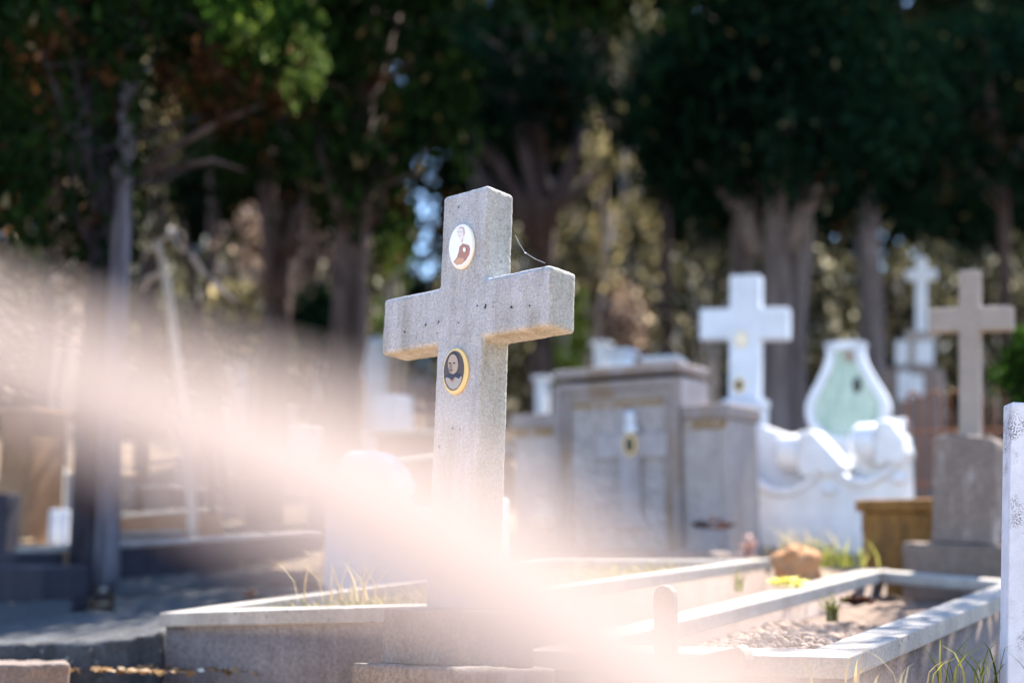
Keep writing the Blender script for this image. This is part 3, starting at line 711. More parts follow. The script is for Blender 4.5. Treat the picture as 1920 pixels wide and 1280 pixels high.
low_wall('terrace_kerb', 'pinkish sunlit kerb lying just above the dark terrace wall', P(214, 998, 9.3), P(350, 990, 9.6), .14, .03, .3, ('kerb', 'granite'))
low_wall('terrace_kerb', 'faint pale kerb running up to the portrait cross above the rounded scroll tomb', P(720, 868, 9.6), P(960, 838, 10.6), .12, .05, .4, ('kerb', 'tan'))

# slabs and paving on the near terrace
def flag(name, label, pts, d, th, mat, cat='paving slab', kind=None):
    c = sum((P(x, y, dd) for (x, y), dd in zip(pts, d)), Vector()) / len(pts)
    zt = c.z
    root = Vector((c.x, c.y, zt - th))
    W = [P(x, y, dd) - root for (x, y), dd in zip(pts, d)]
    n = len(W)
    g = G(); g.add([tuple(w) for w in W] + [(w.x, w.y, w.z - th) for w in W], [tuple(range(n)), tuple(range(2*n-1, n-1, -1))] + [(i, i+n, (i+1) % n+n, (i+1) % n) for i in range(n)])
    o = link(name, g.v, g.f, M[mat], None, True); o.location = root; rough(o, .014, .014, .05, .006, .3)
    tag(o, label, cat, kind=kind); return o
flag('rough_slab', 'thick rough grey slab with dark broken edge, at the corner of the high grave surround', [(-60, 1206), (60, 1206), (155, 1210), (240, 1196), (312, 1178), (312, 1150), (150, 1145), (-60, 1185)], [4.7, 4.75, 4.75, 4.8, 4.9, 5.6, 5.9, 5.6], .22, 'slab')
flag('rough_slab', 'lower brownish slab lying under the thick rough slab', [(-60, 1246), (40, 1246), (132, 1243), (128, 1236), (-60, 1236)], [4.3, 4.3, 4.35, 4.7, 4.7], .12, 'pedestal_dark')
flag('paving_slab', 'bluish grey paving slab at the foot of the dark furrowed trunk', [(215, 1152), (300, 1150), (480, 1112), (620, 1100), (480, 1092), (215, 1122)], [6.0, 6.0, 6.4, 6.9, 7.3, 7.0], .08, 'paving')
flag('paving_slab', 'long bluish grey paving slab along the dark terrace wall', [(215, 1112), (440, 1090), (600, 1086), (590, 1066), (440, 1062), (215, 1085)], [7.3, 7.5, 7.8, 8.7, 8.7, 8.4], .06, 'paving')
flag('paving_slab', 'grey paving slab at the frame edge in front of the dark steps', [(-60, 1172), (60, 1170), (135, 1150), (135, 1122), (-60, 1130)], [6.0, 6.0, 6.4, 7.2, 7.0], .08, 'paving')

# ---------------------------------------------------------------- rock, flowers, gravel, grass
def rock(name, label, c, r, mat, seed, cat='rock'):
    g = G(); g.blob((0, 0, 0), r, seed, .5, 24, 16)
    o = link(name, g.v, g.f, M[mat], None, True); o.location = c; rough(o, .012, .02, .05); return tag(o, label, cat)
rock('terracotta_rock', 'rounded orange-brown rock sitting on the kerb between the two grave surrounds', P(1497, 1060, 6.2), (.115, .1, .10), 'terracotta', 4)
def flower_heap(name, label, c, w, h, n, mat, size, cat='flowers', seed=1):
    r = random.Random(seed); g = G()
    for i in range(n):
        a = r.uniform(0, 6.28); q = r.random()**.5; p = Vector((math.cos(a)*w*q, math.sin(a)*w*.7*q, h*r.random()*(1-q*.6)))
        for k in range(5):
            t = k*1.256 + r.random(); s = size*(.7+.6*r.random())
            g.add([p, p+Vector((math.cos(t)*s, math.sin(t)*s, s*.4)), p+Vector((math.cos(t+.6)*s*1.2, math.sin(t+.6)*s*1.2, s*.7)), p+Vector((math.cos(t+1.1)*s, math.sin(t+1.1)*s, s*.3))], [(0, 1, 2, 3)])
    o = link(name, g.v, g.f, mat, None, False); o.location = c; return tag(o, label, cat)
yel = leafy('yellow_petals', [(.6, .5, .1), (.85, .8, .3), (.9, .9, .6)], .4, 8, (1, 1, .7))
pnk = leafy('pink_petals', [(.4, .26, .24), (.7, .5, .46), (.85, .7, .66)], .4, 8, (1, .9, .85))
redp = leafy('dried_red_petals', [(.02, .012, .012), (.07, .035, .03), (.18, .09, .06)], .3, 8, (1, .8, .6))
flower_heap('yellow_flowers', 'yellow and cream flower head lying on the kerb by the orange rock', P(1478, 1100, 5.6), .07, .05, 40, yel, .018, seed=2)
flower_heap('pink_flowers', 'small sprig of pink flowers standing at the end of the grey headwall', P(1402, 1045, 7.4), .035, .15, 26, pnk, .022, seed=3)
flower_heap('wilted_flowers', 'wilted brown flower heads on the dark soil of the gravel grave', P(1605, 1135, 5.2), .06, .05, 18, redp, .022, seed=5)
flower_heap('dried_bouquet', 'dried dark bouquet and debris on the ledge of the grey headwall', P(1335, 992, 7.55), .12, .07, 50, redp, .02, seed=6)
flower_heap('brown_sprig', 'tiny brown flower heads sticking up on the kerb of the high surround', P(468, 1120, 5.4), .03, .05, 8, redp, .014, seed=8)
T = Thing('white_vase', P(1020, 1000, 7.9), 0, 'rounded white vase standing at the foot of the grey headwall tomb, near the portrait cross', 'vase')
g = G(); prof = [(.05, 0), (.085, .04), (.095, .1), (.08, .15), (.05, .18), (.06, .2)]
n = 20; vs = [(r*math.cos(2*math.pi*j/n), r*math.sin(2*math.pi*j/n), z) for r, z in prof for j in range(n)]
g.add(vs, [(i*n+j, i*n+(j+1) % n, (i+1)*n+(j+1) % n, (i+1)*n+j) for i in range(len(prof)-1) for j in range(n)] + [tuple(range(n))])
T.part('vase_body', g, 'kerb', smooth=True)

def gravel():
    r = random.Random(4); g = G()
    A, B, Cc, D = E2, F2, H2, G2
    for i in range(2200):
        a, b = r.uniform(.12, .9), .05 + .5*r.random()**1.3
        p = (A*(1-a) + B*a)*(1-b) + (D*(1-a) + Cc*a)*b
        z = -.105 + .08*math.exp(-((a-.55)**2)/.05 - ((b-.2)**2)/.02) + .01*r.random(); s = .006 + .014*r.random()**2
        g.blob((p.x, p.y, p.z+z), (s, s*r.uniform(.7, 1.2), s*.7), i, .5, 6, 4)
    o = link('gravel', g.v, g.f, M['gravel'], None, True); tag(o, 'heap of pale gravel inside the low grave surround', kind='stuff')
gravel()

def tuft(name, label, c, n, h, spread, mat, seed, kind=None, cat='grass tuft', area=None, w=.004):
    r = random.Random(seed); g = G()
    for i in range(n):
        if area:
            a, b = r.uniform(.12, .88), r.uniform(.07, .95); q = (area[0]*(1-a)+area[1]*a)*(1-b) + (area[3]*(1-a)+area[2]*a)*b - Vector(c)
            q.z += area[4]
        else: q = Vector((r.gauss(0, spread*.3), r.gauss(0, spread*.3), 0))
        th = r.uniform(0, 6.28); hh = h*r.uniform(.5, 1.1); ln = hh*r.uniform(.2, .9); d = Vector((math.cos(th), math.sin(th), 0)); s = Vector((-d.y, d.x, 0))*w*r.uniform(.6, 1.4)
        pts = [q + d*ln*t*t + Vector((0, 0, hh*(t - .35*t*t*r.uniform(.5, 1.2)))) for t in (0, .33, .66, 1)]
        vs = []
        for k, p in enumerate(pts): f = (1, .85, .55, .08)[k]; vs += [p - s*f, p + s*f]
        g.add(vs, [(0,1,3,2), (2,3,5,4), (4,5,7,6)])
    o = link(name, g.v, g.f, M[mat], None, False); o.location = c; return tag(o, label, None if kind else cat, kind=kind)
tuft('grass', 'dry yellow-green grass growing inside the high grave surround', A1, 900, .11, .1, 'grass', 1, kind='stuff', area=(A1, B1, C1, D1, -.07))
tuft('straw', 'dead straw lying among the grass of the high grave surround', A1, 500, .09, .1, 'straw', 2, kind='stuff', area=(A1, B1, C1, D1, -.07))
tuft('grass_tuft', 'green grass tuft between the orange rock and the ochre block', P(1560, 1062, 6.6), 90, .2, .3, 'grass', 3, w=.005)
tuft('grass_tuft', 'thin pale grass behind the orange rock, under the white scroll tomb', P(1500, 1040, 7.2), 50, .22, .3, 'straw', 9, w=.004)
tuft('grass_tuft', 'sparse grass blades on the shaded soil of the gravel grave', P(1560, 1165, 4.9), 44, .15, .035, 'grass', 4)
tuft('grass_tuft', 'long arching grass at the bottom corner by the marble post, outside the gravel grave', P(1820, 1290, 3.6), 34, .2, .2, 'grass', 5, w=.0028)
tuft('grass_tuft', 'few bent pale stems below the corner of the gravel grave', P(1640, 1300, 3.3), 14, .14, .22, 'straw', 6)
tuft('grass_tuft', 'fine seeding grass stems rising left of the portrait cross', P(650, 1125, 4.6), 34, .22, .24, 'straw', 7, w=.003)
tuft('grass_tuft', 'single greenish stems against the outer wall of the high surround', P(1388, 1110, 5.6), 12, .16, .05, 'grass', 8)

def litter():
    r = random.Random(12); g = G()
    for i in range(5200):
        y = 4.6 + 12*r.random()**1.3; x = r.uniform(-.42, .42)*y
        if r.random() < .5: x = -abs(x)
        z = gz(x, y) + .05 + (.07 if y < 9 and x < -.4 else .0); s = r.uniform(.012, .035); a = r.uniform(0, 6.28); c, q = math.cos(a)*s, math.sin(a)*s
        t = r.uniform(-.8, .8)*s
        g.add([(x-c, y-q, z), (x+q*.4, y-c*.4, z+t), (x+c, y+q, z+.3*s), (x-q*.4, y+c*.4, z-t*.3)], [(0, 1, 2, 3)])
    o = link('fallen_leaves', g.v, g.f, M['litter']); tag(o, 'dry fallen leaves and needles strewn over paving and earth', kind='stuff')
M['litter'] = leafy('dry_litter', [(.06, .035, .02), (.26, .16, .09), (.55, .42, .28)], .3, 3, (1, .9, .7), spark=(.15, (.8, .7, .55)))
litter()

# ---------------------------------------------------------------- near dried reed
def reed():
    cl = [(-330, 510, .27, 60), (0, 652, .262, 74), (300, 772, .255, 102), (600, 898, .25, 142), (850, 1030, .25, 156), (1100, 1190, .25, 146), (1350, 1350, .252, 150), (1600, 1500, .26, 120), (1900, 1800, .30, 60), (2100, 2600, .36, 25)]
    cl = [(a, b, d*1.42, w) for a, b, d, w in cl]
    pts = [P(a, b, d) for a, b, d, w in cl]; ws = [w/F*d for a, b, d, w in cl]
    base = Vector((pts[-1].x+.03, pts[-1].y+.04, gz(.3, .4)))
    T = Thing('dried_reed', base, 0, 'pale pinkish dried reed leaf sweeping blurred across the view, close to the lens', 'dried plant')
    g = G(); vs = []; n = len(pts); fine = []
    for i in range(n-1):
        for s in range(6):
            t = s/6; p0, p1, p2, p3 = (pts[max(i-1,0)], pts[i], pts[i+1], pts[min(i+2,n-1)]); w = ws[i]*(1-t)+ws[i+1]*t
            fine.append((.5*((2*p1)+(p2-p0)*t+(2*p0-5*p1+4*p2-p3)*t*t+(3*p1-p0-3*p2+p3)*t**3), w))
    fine.append((pts[-1], ws[-1]))
    m = 7
    for i, (p, w) in enumerate(fine):
        q = fine[min(i+1, len(fine)-1)][0] - fine[max(i-1, 0)][0]; q.normalize()
        v = Vector((0, 1, 0)); s = q.cross(v).normalized(); nn = q.cross(s).normalized()
        for k in range(m):
            a = -1 + 2*k/(m-1); vs.append(p - base + s*w*a + nn*w*.2*(a*a))
    fs = [(i*m+k, i*m+k+1, (i+1)*m+k+1, (i+1)*m+k) for i in range(len(fine)-1) for k in range(m-1)]
    g.add(vs, fs); o = T.part('leaf_blade', g, 'reed', smooth=True)
    so = o.modifiers.new('thickness', 'SOLIDIFY'); so.thickness = .0006
    g = G(); g.tube([Vector(vs[i*m]) for i in range(0, len(fine), 2)], [.0016]*((len(fine)+1)//2), 6); T.part('shade_margin', g, 'margin_shade', smooth=True)  # brown tube along the lower edge paints its shade
    g = G(); e = fine[-1][0]-base; g.tube([e, e*.75+Vector((.01, 0, 0)), e*.4+Vector((.015, .01, 0)), (0, 0, 0)], [.003, .0045, .005, .006], 10); T.part('stalk', g, 'straw', smooth=True)
reed()

# ---------------------------------------------------------------- trees
def leaf_cloud(centers, radii, per, size, elong=(1, 1, 1.5)):
    """leaf sprays scattered through many small clumps"""
    n = len(centers)
    c = np.repeat(np.array(centers), per, 0); r = np.repeat(np.array(radii), per, 0)
    k = len(c)
    d = rng.normal(size=(k, 3)); d /= np.linalg.norm(d, axis=1)[:, None]; d *= (rng.random((k, 1))**.45)
    p = c + d * r[:, None] * np.array(elong)
    a = rng.normal(size=(k, 3)); a[:, 2] = np.abs(a[:, 2]) + .6; a /= np.linalg.norm(a, axis=1)[:, None]
    b = rng.normal(size=(k, 3)); b -= a*(a*b).sum(1)[:, None]; b /= np.linalg.norm(b, axis=1)[:, None]
    s = size * (.5 + rng.random((k, 1)))
    v = np.stack([p - b*s*.35, p + b*s*.35, p + a*s*1.1 + b*s*.12, p + a*s*1.3 - b*s*.1], 1).reshape(-1, 3)
    return v, k
def quads_obj(name, v, k, mat, parent=None, loc=(0, 0, 0)):
    me = bpy.data.meshes.new(name)
    me.vertices.add(len(v)); me.vertices.foreach_set('co', (v - np.array(loc)).astype(np.float32).ravel())
    me.loops.add(4*k); me.loops.foreach_set('vertex_index', np.arange(4*k, dtype=np.int32))
    me.polygons.add(k); me.polygons.foreach_set('loop_start', np.arange(0, 4*k, 4, dtype=np.int32))
    me.update(calc_edges=True); me.materials.append(mat)
    o = bpy.data.objects.new(name, me); C.objects.link(o)
    if parent: o.parent = parent
    return o
GAPS = [(735, 100, 26, 56), (792, 285, 38, 44), (772, 335, 16, 16), (790, 440, 34, 110), (1298, 188, 2, 2), (236, 110, 6, 120)]
def in_gap(x, y, z):
    px = 960 + F*x/y; py = 1000 - F*(z-EYE)/y
    return any(((px-a)/(c+14))**2 + ((py-b)/(e+14))**2 < 1 for a, b, c, e in GAPS)
def crown_clumps(c, rx, ry, z0, z1, n, clump, droop=.0, fill=.35):
    cs, rs = [], []
    for i in range(n):
        t = rng.random()**1.1; z = z0 + (z1 - z0)*t
        prof = math.sin(math.pi*min(1, (t*.86+.14)))**.55
        th = rng.random()*6.283; q = 1 - fill*rng.random()**1.5
        lob = 1 + .28*noise.noise(Vector((math.cos(th)*1.3, math.sin(th)*1.3, z*.8 + c[0])))
        x = c[0] + rx*prof*q*lob*math.cos(th); y = c[1] + ry*prof*q*lob*math.sin(th)
        if t < .3: z -= droop*rng.random()*(1-t/.3)
        if noise.noise(Vector((x*1.1, y*1.1, z*1.1))) < -.32 or in_gap(x, y, z): continue
        cs.append((x, y, z)); rs.append(clump*(.55+.8*rng.random()))
    return cs, rs
def tree(label, d, base, top, tw, crown, mat='leaf', bk='bark', cat='cypress tree', stems=1, clumps=230, per=34, leaf=.075, limbs=9, z1=7.2, droop=.5, group='cypress trees behind the graves', dead=.12, extra=(), boughs=(), name='cypress_tree', clump=.28, gnarl=.1):
    b = P(base[0], base[1], d); b.z = min(b.z, gz(b.x, b.y)) if base[1] < 1000 else gz(b.x, b.y)
    b.z = gz(b.x, b.y) - .05
    root = bpy.data.objects.new(name, None); C.objects.link(root); root.location = b; tag(root, label, cat, group)
    t = P(top[0], top[1], d)
    r0 = tw/2/F*d
    g = G(); 
    cx = P(crown[0], crown[2], d); rx = crown[1]/F*d; z0 = cx.z
    for s in range(stems):
        ang = s*2.4; o2 = Vector((math.cos(ang), math.sin(ang), 0))*(r0*.7 if stems > 1 else 0)
        path, rad = [], []
        tt = t + o2*1.8 + Vector((0, 0, 0))
        end = Vector((cx.x*.6 + tt.x*.4, d, z1-.8)) + o2*4
        for i in range(17):
            u = i/16
            if u < .55: p = b.lerp(tt, u/.55) + o2*(1-u)
            else: p = tt.lerp(end, (u-.55)/.45)
            p = p + Vector((noise.noise(Vector((u*4, s, d))), noise.noise(Vector((u*4, s+9, d))), 0))*.10*r0/.15*(u if u < .5 else .5)
            path.append(p - b); rr = r0*(.75 if stems > 1 else 1)
            rad.append(rr*(1.18-.18*min(1, u*6)) * (1 - .25*u/.55 if u < .55 else .75*(1-(u-.55)/.45*.8)))
        g.tube(path, rad, 18, gnarl)
    o = link('trunk', g.v, g.f, M[bk], root, True)
    g = G(); r = random.Random(int(d*100+base[0]))
    for i in range(limbs):
        h = r.uniform(-.5, .9); s0 = Vector((t.x, t.y, max(b.z+1, z0 + h))) - b
        th = r.uniform(0, 6.28); L = rx*r.uniform(.6, 1.0); e = s0 + Vector((math.cos(th)*L, math.sin(th)*L, r.uniform(.3, 1.3)))
        md = s0.lerp(e, .5) + Vector((0, 0, r.uniform(-.15, .25))); q = s0.lerp(e, .25) + Vector((r.uniform(-.1, .1), 0, r.uniform(0, .15)))
        g.tube([s0, q, md, e], [r0*.3, r0*.22, r0*.16, r0*.06], 7)
        for k in range(3):
            f = md.lerp(e, r.random()); g.tube([f, f + Vector((r.uniform(-.4, .4), r.uniform(-.4, .4), r.uniform(-.4, .3)))], [r0*.08, r0*.02], 5)
    for pth in boughs: g.tube([P(x, y, d - .3) - b for x, y in pth[1:]], [pth[0]*(1-.75*i/len(pth)) for i in range(len(pth)-1)], 8, .08)
    link('limbs', g.v, g.f, M[bk], root, True)
    cs, rs = crown_clumps((cx.x, d), rx, min(rx, 1.7), z0, z1, clumps, clump, droop)
    for ex in extra:
        c2, r2 = crown_clumps((ex[0], ex[1]), ex[2], ex[3], ex[4], ex[5], ex[6], clump*1.2, 0, .8); cs += c2; rs += r2
    v, k = leaf_cloud(cs, rs, per, leaf)
    quads_obj('crown', v, k, M[mat], root, b)
    if dead:
        cs2, rs2 = crown_clumps((cx.x, d), rx*.85, 1.2, z0-.2, z0+1.2, int(clumps*dead), clump*.8, .4, .9)
        if cs2:
            v, k = leaf_cloud(cs2, rs2, per//2, leaf*.8); o = quads_obj('dead_foliage', v, k, M['dead_leaf'], root, b)
    return root

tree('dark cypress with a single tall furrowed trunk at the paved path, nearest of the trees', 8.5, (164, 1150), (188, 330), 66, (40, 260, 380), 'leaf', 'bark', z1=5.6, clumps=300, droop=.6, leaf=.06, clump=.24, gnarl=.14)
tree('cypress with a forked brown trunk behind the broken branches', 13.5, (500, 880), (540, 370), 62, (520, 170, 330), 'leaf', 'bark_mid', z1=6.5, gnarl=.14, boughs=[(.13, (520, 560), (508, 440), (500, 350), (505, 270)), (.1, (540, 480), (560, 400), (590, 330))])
tree('cypress with a thick brown trunk left of the portrait cross', 11, (632, 1000), (664, 350), 84, (715, 165, 370), 'leaf', 'bark_mid', z1=6.6, droop=.3, gnarl=.14, extra=[(.5, 10.8, 1.5, 1.4, 5.9, 8.3, 260), (-.1, 9.0, .85, .7, 5.3, 6.8, 110), (1.0, 11.6, 1.0, .9, 6.1, 8.3, 90), (-1.6, 9.5, 1.2, 1.2, 5.6, 7.5, 90)], boughs=[(.09, (655, 420), (620, 340), (600, 260)), (.09, (670, 420), (705, 340), (735, 270))])  # extra clumps above the frame are canopy added to shade the left paving
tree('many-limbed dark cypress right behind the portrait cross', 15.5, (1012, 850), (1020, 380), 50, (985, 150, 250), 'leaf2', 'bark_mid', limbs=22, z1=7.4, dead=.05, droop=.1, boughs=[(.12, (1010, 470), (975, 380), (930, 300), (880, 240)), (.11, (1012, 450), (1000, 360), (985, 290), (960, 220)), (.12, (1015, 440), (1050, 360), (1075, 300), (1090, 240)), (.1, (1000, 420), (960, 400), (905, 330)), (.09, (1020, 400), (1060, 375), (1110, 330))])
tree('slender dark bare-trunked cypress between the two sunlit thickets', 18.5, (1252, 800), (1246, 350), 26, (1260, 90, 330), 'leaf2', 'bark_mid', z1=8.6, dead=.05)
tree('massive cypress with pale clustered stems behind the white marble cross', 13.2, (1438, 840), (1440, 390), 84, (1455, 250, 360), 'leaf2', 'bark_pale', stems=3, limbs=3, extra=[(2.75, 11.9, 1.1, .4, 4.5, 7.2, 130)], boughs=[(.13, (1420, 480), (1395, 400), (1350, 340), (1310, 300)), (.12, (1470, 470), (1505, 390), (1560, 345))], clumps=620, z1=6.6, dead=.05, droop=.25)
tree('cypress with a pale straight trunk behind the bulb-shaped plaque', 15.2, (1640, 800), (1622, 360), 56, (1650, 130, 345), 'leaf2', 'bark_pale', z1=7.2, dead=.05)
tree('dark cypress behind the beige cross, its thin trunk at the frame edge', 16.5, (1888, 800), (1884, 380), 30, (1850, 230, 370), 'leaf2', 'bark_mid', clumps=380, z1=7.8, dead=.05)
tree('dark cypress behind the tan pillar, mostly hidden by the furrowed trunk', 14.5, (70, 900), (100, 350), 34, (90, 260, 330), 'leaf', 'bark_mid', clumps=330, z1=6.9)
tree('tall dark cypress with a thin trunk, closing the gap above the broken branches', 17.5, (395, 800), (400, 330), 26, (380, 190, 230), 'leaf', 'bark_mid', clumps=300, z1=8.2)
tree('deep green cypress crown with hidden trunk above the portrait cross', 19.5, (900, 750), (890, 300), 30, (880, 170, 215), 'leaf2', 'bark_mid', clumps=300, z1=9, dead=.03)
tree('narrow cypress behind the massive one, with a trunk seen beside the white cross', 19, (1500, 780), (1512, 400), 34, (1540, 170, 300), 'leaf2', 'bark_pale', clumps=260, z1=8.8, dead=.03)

tree('added pale grey stem standing for the lit right side of the dark furrowed trunk', 8.4, (196, 1150), (232, 240), 44, (250, 120, 100), 'leaf', 'bark_lit_side', clumps=70, z1=6.2, dead=.3, limbs=12)  # separate pale stem paints the sky-lit right side of the furrowed trunk

tree('unseen cypress added outside the view beside the marble post to shade the gravel grave', 8.2, (2330, 1100), (2330, 300), 60, (2240, 330, -260), 'leaf', 'bark', clumps=10, limbs=5, z1=8, dead=0, extra=[(4.3, 7.4, 1.15, 1.2, 5.5, 8.0, 150)])  # tree added out of view to cast shade on the right kerb

# a bough of the nearest cypress reaching over, with brighter foliage
def bough():
    b = P(235, 120, 8.6); 
    T = Thing('cypress_bough', (b.x, b.y, b.z), 0, 'leafy cypress bough with tips coloured as if sunlit, reaching out from the furrowed trunk', 'tree bough')
    def L(px, py, d=8.6): return tuple(P(px, py, d) - b)
    g = G(); g.tube([L(225, 160), L(262, 60), L(300, 8), (L(350, 35)), L(430, 60), L(520, 90)], [.05, .045, .04, .035, .025, .012], 8)
    g.tube([L(240, 340), L(330, 275), L(420, 225), L(500, 195)], [.04, .03, .022, .01], 7)
    g.tube([L(240, 330), L(300, 320), L(400, 300), L(460, 320)], [.03, .022, .018, .008], 7)
    g.tube([L(350, 35), L(400, 120), L(470, 180)], [.025, .015, .008], 7)
    T.part('limbs', g, 'bark_mid', smooth=True)
    cs, rs = [], []
    for i in range(110):
        px = rng.uniform(380, 595); py = rng.uniform(-40, 70) + (px-330)*.30 + rng.normal()*32
        q = P(px, py, 8.6 + rng.normal()*.3); cs.append(tuple(q)); rs.append(.05+.08*rng.random())
    v, k = leaf_cloud(cs, rs, 26, .04); quads_obj('foliage', v, k, M['leaf_bright'], T.o, b)
    cs, rs = [], []
    for i in range(46):
        px = rng.normal(575, 14) if i > 5 else rng.normal(480, 30); py = rng.normal(128, 30) if i > 5 else rng.normal(60, 20)
        cs.append(tuple(P(px, py, 8.2 + rng.normal()*.1))); rs.append(.03+.04*rng.random())
    v, k = leaf_cloud(cs, rs, 30, .03); quads_obj('sunlit_tips', v, k, M['lime'], T.o, b)  # sunlight on the tips is put into the lime colour
    cs, rs = [], []
    for i in range(70):
        px = rng.uniform(300, 570); py = rng.uniform(90, 230)
        q = P(px, py, 8.7 + rng.normal()*.3); cs.append(tuple(q)); rs.append(.06+.08*rng.random())
    v, k = leaf_cloud(cs, rs, 20, .04); quads_obj('dead_foliage', v, k, M['dead_leaf'], T.o, b)
bough()

# broken dead sapling
def dead_branches():
    b = P(362, 990, 9.7)
    T = Thing('dead_sapling', b, 0, 'bare dead sapling with broken drooping pale branches beside the furrowed trunk', 'dead tree')
    def L(px, py, d=9.7): return tuple(P(px, py, d) - b)
    g = G(); g.tube([(0, 0, -.3), L(362, 960), L(350, 800), L(330, 680), L(318, 560), L(300, 470), L(292, 452)], [.045, .04, .036, .034, .03, .026, .02], 8, .1)
    T.part('stem', g, 'deadwood', smooth=True)
    for pth in ([(300, 462), (272, 480), (255, 515), (246, 545)], [(306, 512), (280, 522), (268, 545)], [(402, 960), (395, 760), (372, 600), (355, 470), (345, 420)],
                [(320, 430), (345, 470)], [(360, 480), (382, 515), (412, 540), (440, 565)], [(430, 940), (400, 700), (352, 500), (330, 430)],
                [(300, 455), (330, 430), (362, 480)], [(372, 600), (402, 480), (430, 460)]):
        g = G(); pts = [L(x, y, 9.7 + .15*((x*7) % 3)) for x, y in pth]; g.tube(pts, [.026 - .014*i/len(pts) for i in range(len(pts))], 7, .1)
        T.part('branch', g, 'deadwood' if pth[0][1] < 600 else 'bark_mid', smooth=True)
dead_branches()

# ---------------------------------------------------------------- sunlit thickets and far wood
def bush(label, d, cx, y0, y1, hw, mat, n=90, per=30, leaf=.08, name='bush', cat='bush', stems='deadwood', clump=.2, group=None):
    b = P(cx, y1, d); zb = gz(b.x, d); b.z = min(b.z, zb) if b.z > zb else b.z; b = Vector((b.x, d, zb - .05))
    root = bpy.data.objects.new(name, None); C.objects.link(root); root.location = b; tag(root, label, cat, group)
    z1 = P(cx, y0, d).z; zlo = max(zb, P(cx, y1, d).z); rx = hw/F*d
    g = G(); r = random.Random(int(cx+d))
    for i in range(6):
        e = Vector((r.uniform(-rx, rx)*.7, r.uniform(-rx, rx)*.7, (z1-b.z)*r.uniform(.6, .95))); g.tube([(e.x*.1, e.y*.1, 0), e*.5+Vector((r.uniform(-.1, .1), 0, .1)), e], [.05, .03, .01], 6)
    link('stems', g.v, g.f, M[stems], root, True)
    cs, rs = [], []
    for i in range(n):
        u = rng.normal(size=3); u /= np.linalg.norm(u); q = rng.random()**.4
        p = (b.x + u[0]*rx*q, d + u[1]*min(rx, 1.0)*q, (zlo+z1)/2 + u[2]*(z1-zlo)/2*q)
        if noise.noise(Vector(p)*1.6) < -.2: continue
        cs.append(p); rs.append(clump*(.4+rng.random()))
    v, k = leaf_cloud(cs, rs, per, leaf); quads_obj('foliage', v, k, M[mat], root, b)
bush('pale olive sunlit thicket just above the arm of the portrait cross', 19, 1110, 240, 640, 62, 'olive', 110)
bush('arching sunlit olive shrub between the portrait cross and the dark slender trunk', 21, 1195, 290, 620, 45, 'olive', 80)
bush('sunlit yellowish foliage high in the gap over the portrait cross arm', 22, 1190, -30, 220, 36, 'olive', 60, name='sunlit_tree', cat='tree')
bush('tall sunlit climber hanging beside the furrowed trunk', 12, 285, 90, 560, 42, 'olive', 90, clump=.13, leaf=.05, name='climbing_plant', cat='climber', stems='bark_mid')
bush('dry pinkish brushwood in front of the forked trunk', 17, 465, 400, 640, 60, 'pinkdry', 80)
bush('dry pinkish brushwood between the forked trunk and the thick trunk', 18, 598, 380, 620, 46, 'pinkdry', 110)
bush('lime green sunlit shrub right of the thick trunk', 17, 735, 390, 640, 26, 'lime', 80)
bush('sunlit shrub at the frame edge behind the furrowed trunk', 15, 90, 420, 760, 90, 'olive', 90)
bush('dry pink brush close against the furrowed trunk', 14, 135, 330, 640, 40, 'pinkdry', 50)
bush('yellow-green shrub hanging over the small white headstone', 15.5, 430, 560, 680, 46, 'olive', 60)
bush('dark green bush behind the tall white headstone', 15, 600, 570, 660, 34, 'leaf2', 60, stems='bark_mid')
bush('golden brown shrub between the white marble cross and the plaque', 17, 1520, 500, 800, 34, 'brush', 80)
bush('small sunlit shrub below the white cross arm, next to the plaque', 14, 1545, 640, 760, 30, 'olive', 50, clump=.14)
bush('low brown and yellow brush around the slim cross', 20, 1700, 480, 720, 60, 'brush', 70)
bush('sparse brown brush behind the beige cross', 20, 1860, 480, 760, 60, 'brush', 60)
bush('green shrub above the marble post at the frame edge', 7.8, 1925, 640, 860, 42, 'leaf_bright', 70, clump=.1, leaf=.035, stems='bark_mid')
bush('green sunlit undergrowth behind the headwall tomb', 16, 1060, 560, 760, 40, 'lime', 70)
bush('brown-green undergrowth right of the slender trunk', 17, 1330, 420, 700, 60, 'brush', 50, leaf=.06)
bush('dusky pink undergrowth left of the slender trunk', 19, 1165, 520, 760, 50, 'pinkdry', 70)

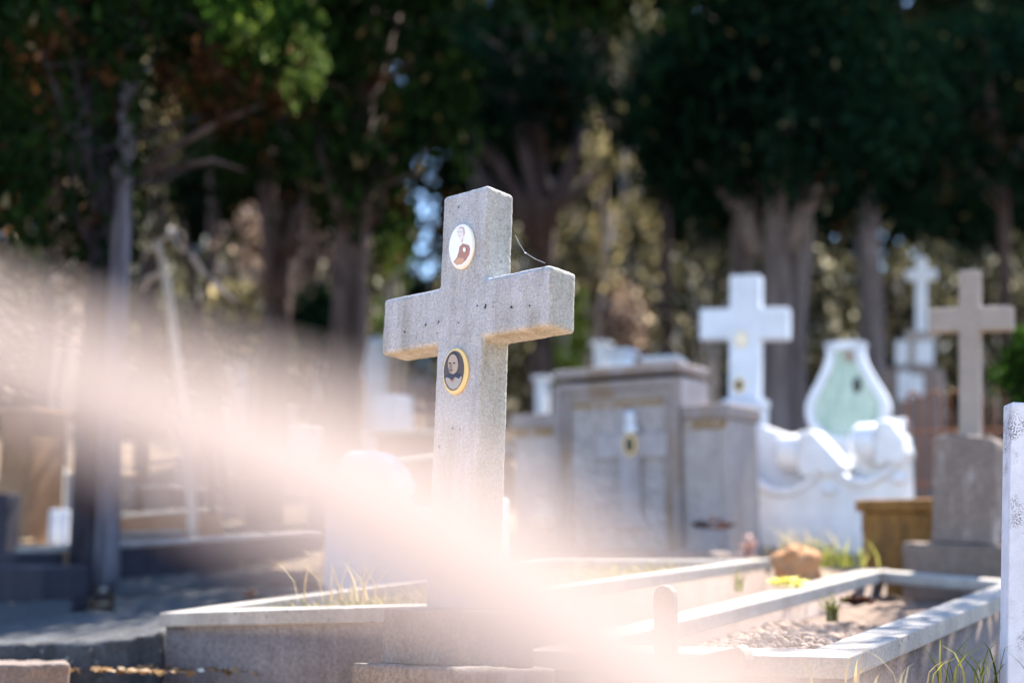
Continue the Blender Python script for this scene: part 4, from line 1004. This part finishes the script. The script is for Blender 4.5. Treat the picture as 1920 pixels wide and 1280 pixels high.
def far_wood():
    cs, rs = [], []
    for i in range(5200):
        d = rng.uniform(30, 42); px = rng.uniform(-500, 2420); x = (px-960)/F*d
        h0 = gz(x, d); top = EYE + d*.45 + 1.2*noise.noise(Vector((px*.01, d, 0)))
        z = h0 + (top-h0)*rng.random()
        py = 1000 - (z-EYE)/d*F
        if in_gap(x, d, z) and rng.random() < .85: continue
        if abs(px-735) < 14 and 60 < py < 150: continue
        if py > 420 and rng.random() < .35: continue
        cs.append((x, d, z)); rs.append(.55+.5*rng.random())
    v, k = leaf_cloud(cs, rs, 42, .26)
    tag(quads_obj('distant_wood', v, k, M['wood_leaf']), 'dark wood closing the hillside behind the cypresses', kind='stuff')
    # hedge row and understory
    cs, rs = [], []
    for i in range(1700):
        d = rng.uniform(19.5, 27); px = rng.uniform(-300, 2200); x = (px-960)/F*d
        if 742 < px < 832: continue
        z = gz(x, d) + rng.random()**1.4*3.0
        cs.append((x, d, z)); rs.append(.25+.3*rng.random())
    v, k = leaf_cloud(cs, rs, 26, .14)
    tag(quads_obj('undergrowth', v, k, M['brush']), 'dry sunlit undergrowth covering the slope between the trees', kind='stuff')
far_wood()

# ---------------------------------------------------------------- light, sky, camera
SUN_AZ, SUN_EL = 35.0, 54.0   # azimuth clockwise from +Y
w = bpy.data.worlds.new('World'); scene.world = w; w.use_nodes = True
nt = w.node_tree; bg = nt.nodes['Background']
sky = nt.nodes.new('ShaderNodeTexSky'); sky.sky_type = 'NISHITA'; sky.sun_disc = False
sky.sun_elevation = R(SUN_EL); sky.sun_rotation = R(SUN_AZ); sky.altitude = 100; sky.dust_density = .3; sky.ozone_density = 4.0
nt.links.new(sky.outputs[0], bg.inputs[0]); bg.inputs[1].default_value = .12
sl = bpy.data.lights.new('sun', 'SUN'); sl.energy = 5.0; sl.angle = R(.5); sl.color = (1, .93, .83)
so = bpy.data.objects.new('sun', sl); C.objects.link(so)
dirv = Vector((math.sin(R(SUN_AZ))*math.cos(R(SUN_EL)), math.cos(R(SUN_AZ))*math.cos(R(SUN_EL)), math.sin(R(SUN_EL))))
so.rotation_euler = dirv.to_track_quat('Z', 'Y').to_euler(); so.location = dirv*30

cam = bpy.data.cameras.new('camera'); co = bpy.data.objects.new('camera', cam); C.objects.link(co)
co.location = (0, 0, EYE); co.rotation_euler = (math.pi/2 + PITCH, 0, 0)
cam.sensor_width = 36; cam.lens = F/1920*36; cam.clip_start = .02; cam.clip_end = 1500
cam.dof.use_dof = True; cam.dof.focus_distance = 3.5; cam.dof.aperture_fstop = 1.0
scene.camera = co
scene.view_settings.view_transform = 'Standard'; scene.view_settings.look = 'None'
scene.view_settings.exposure = 1.92; scene.view_settings.gamma = 1
scene.render.engine = 'CYCLES'
cy = scene.cycles; cy.use_denoising = True; cy.max_bounces = 8; cy.transparent_max_bounces = 8; cy.sample_clamp_indirect = 8
scene.render.film_transparent = False
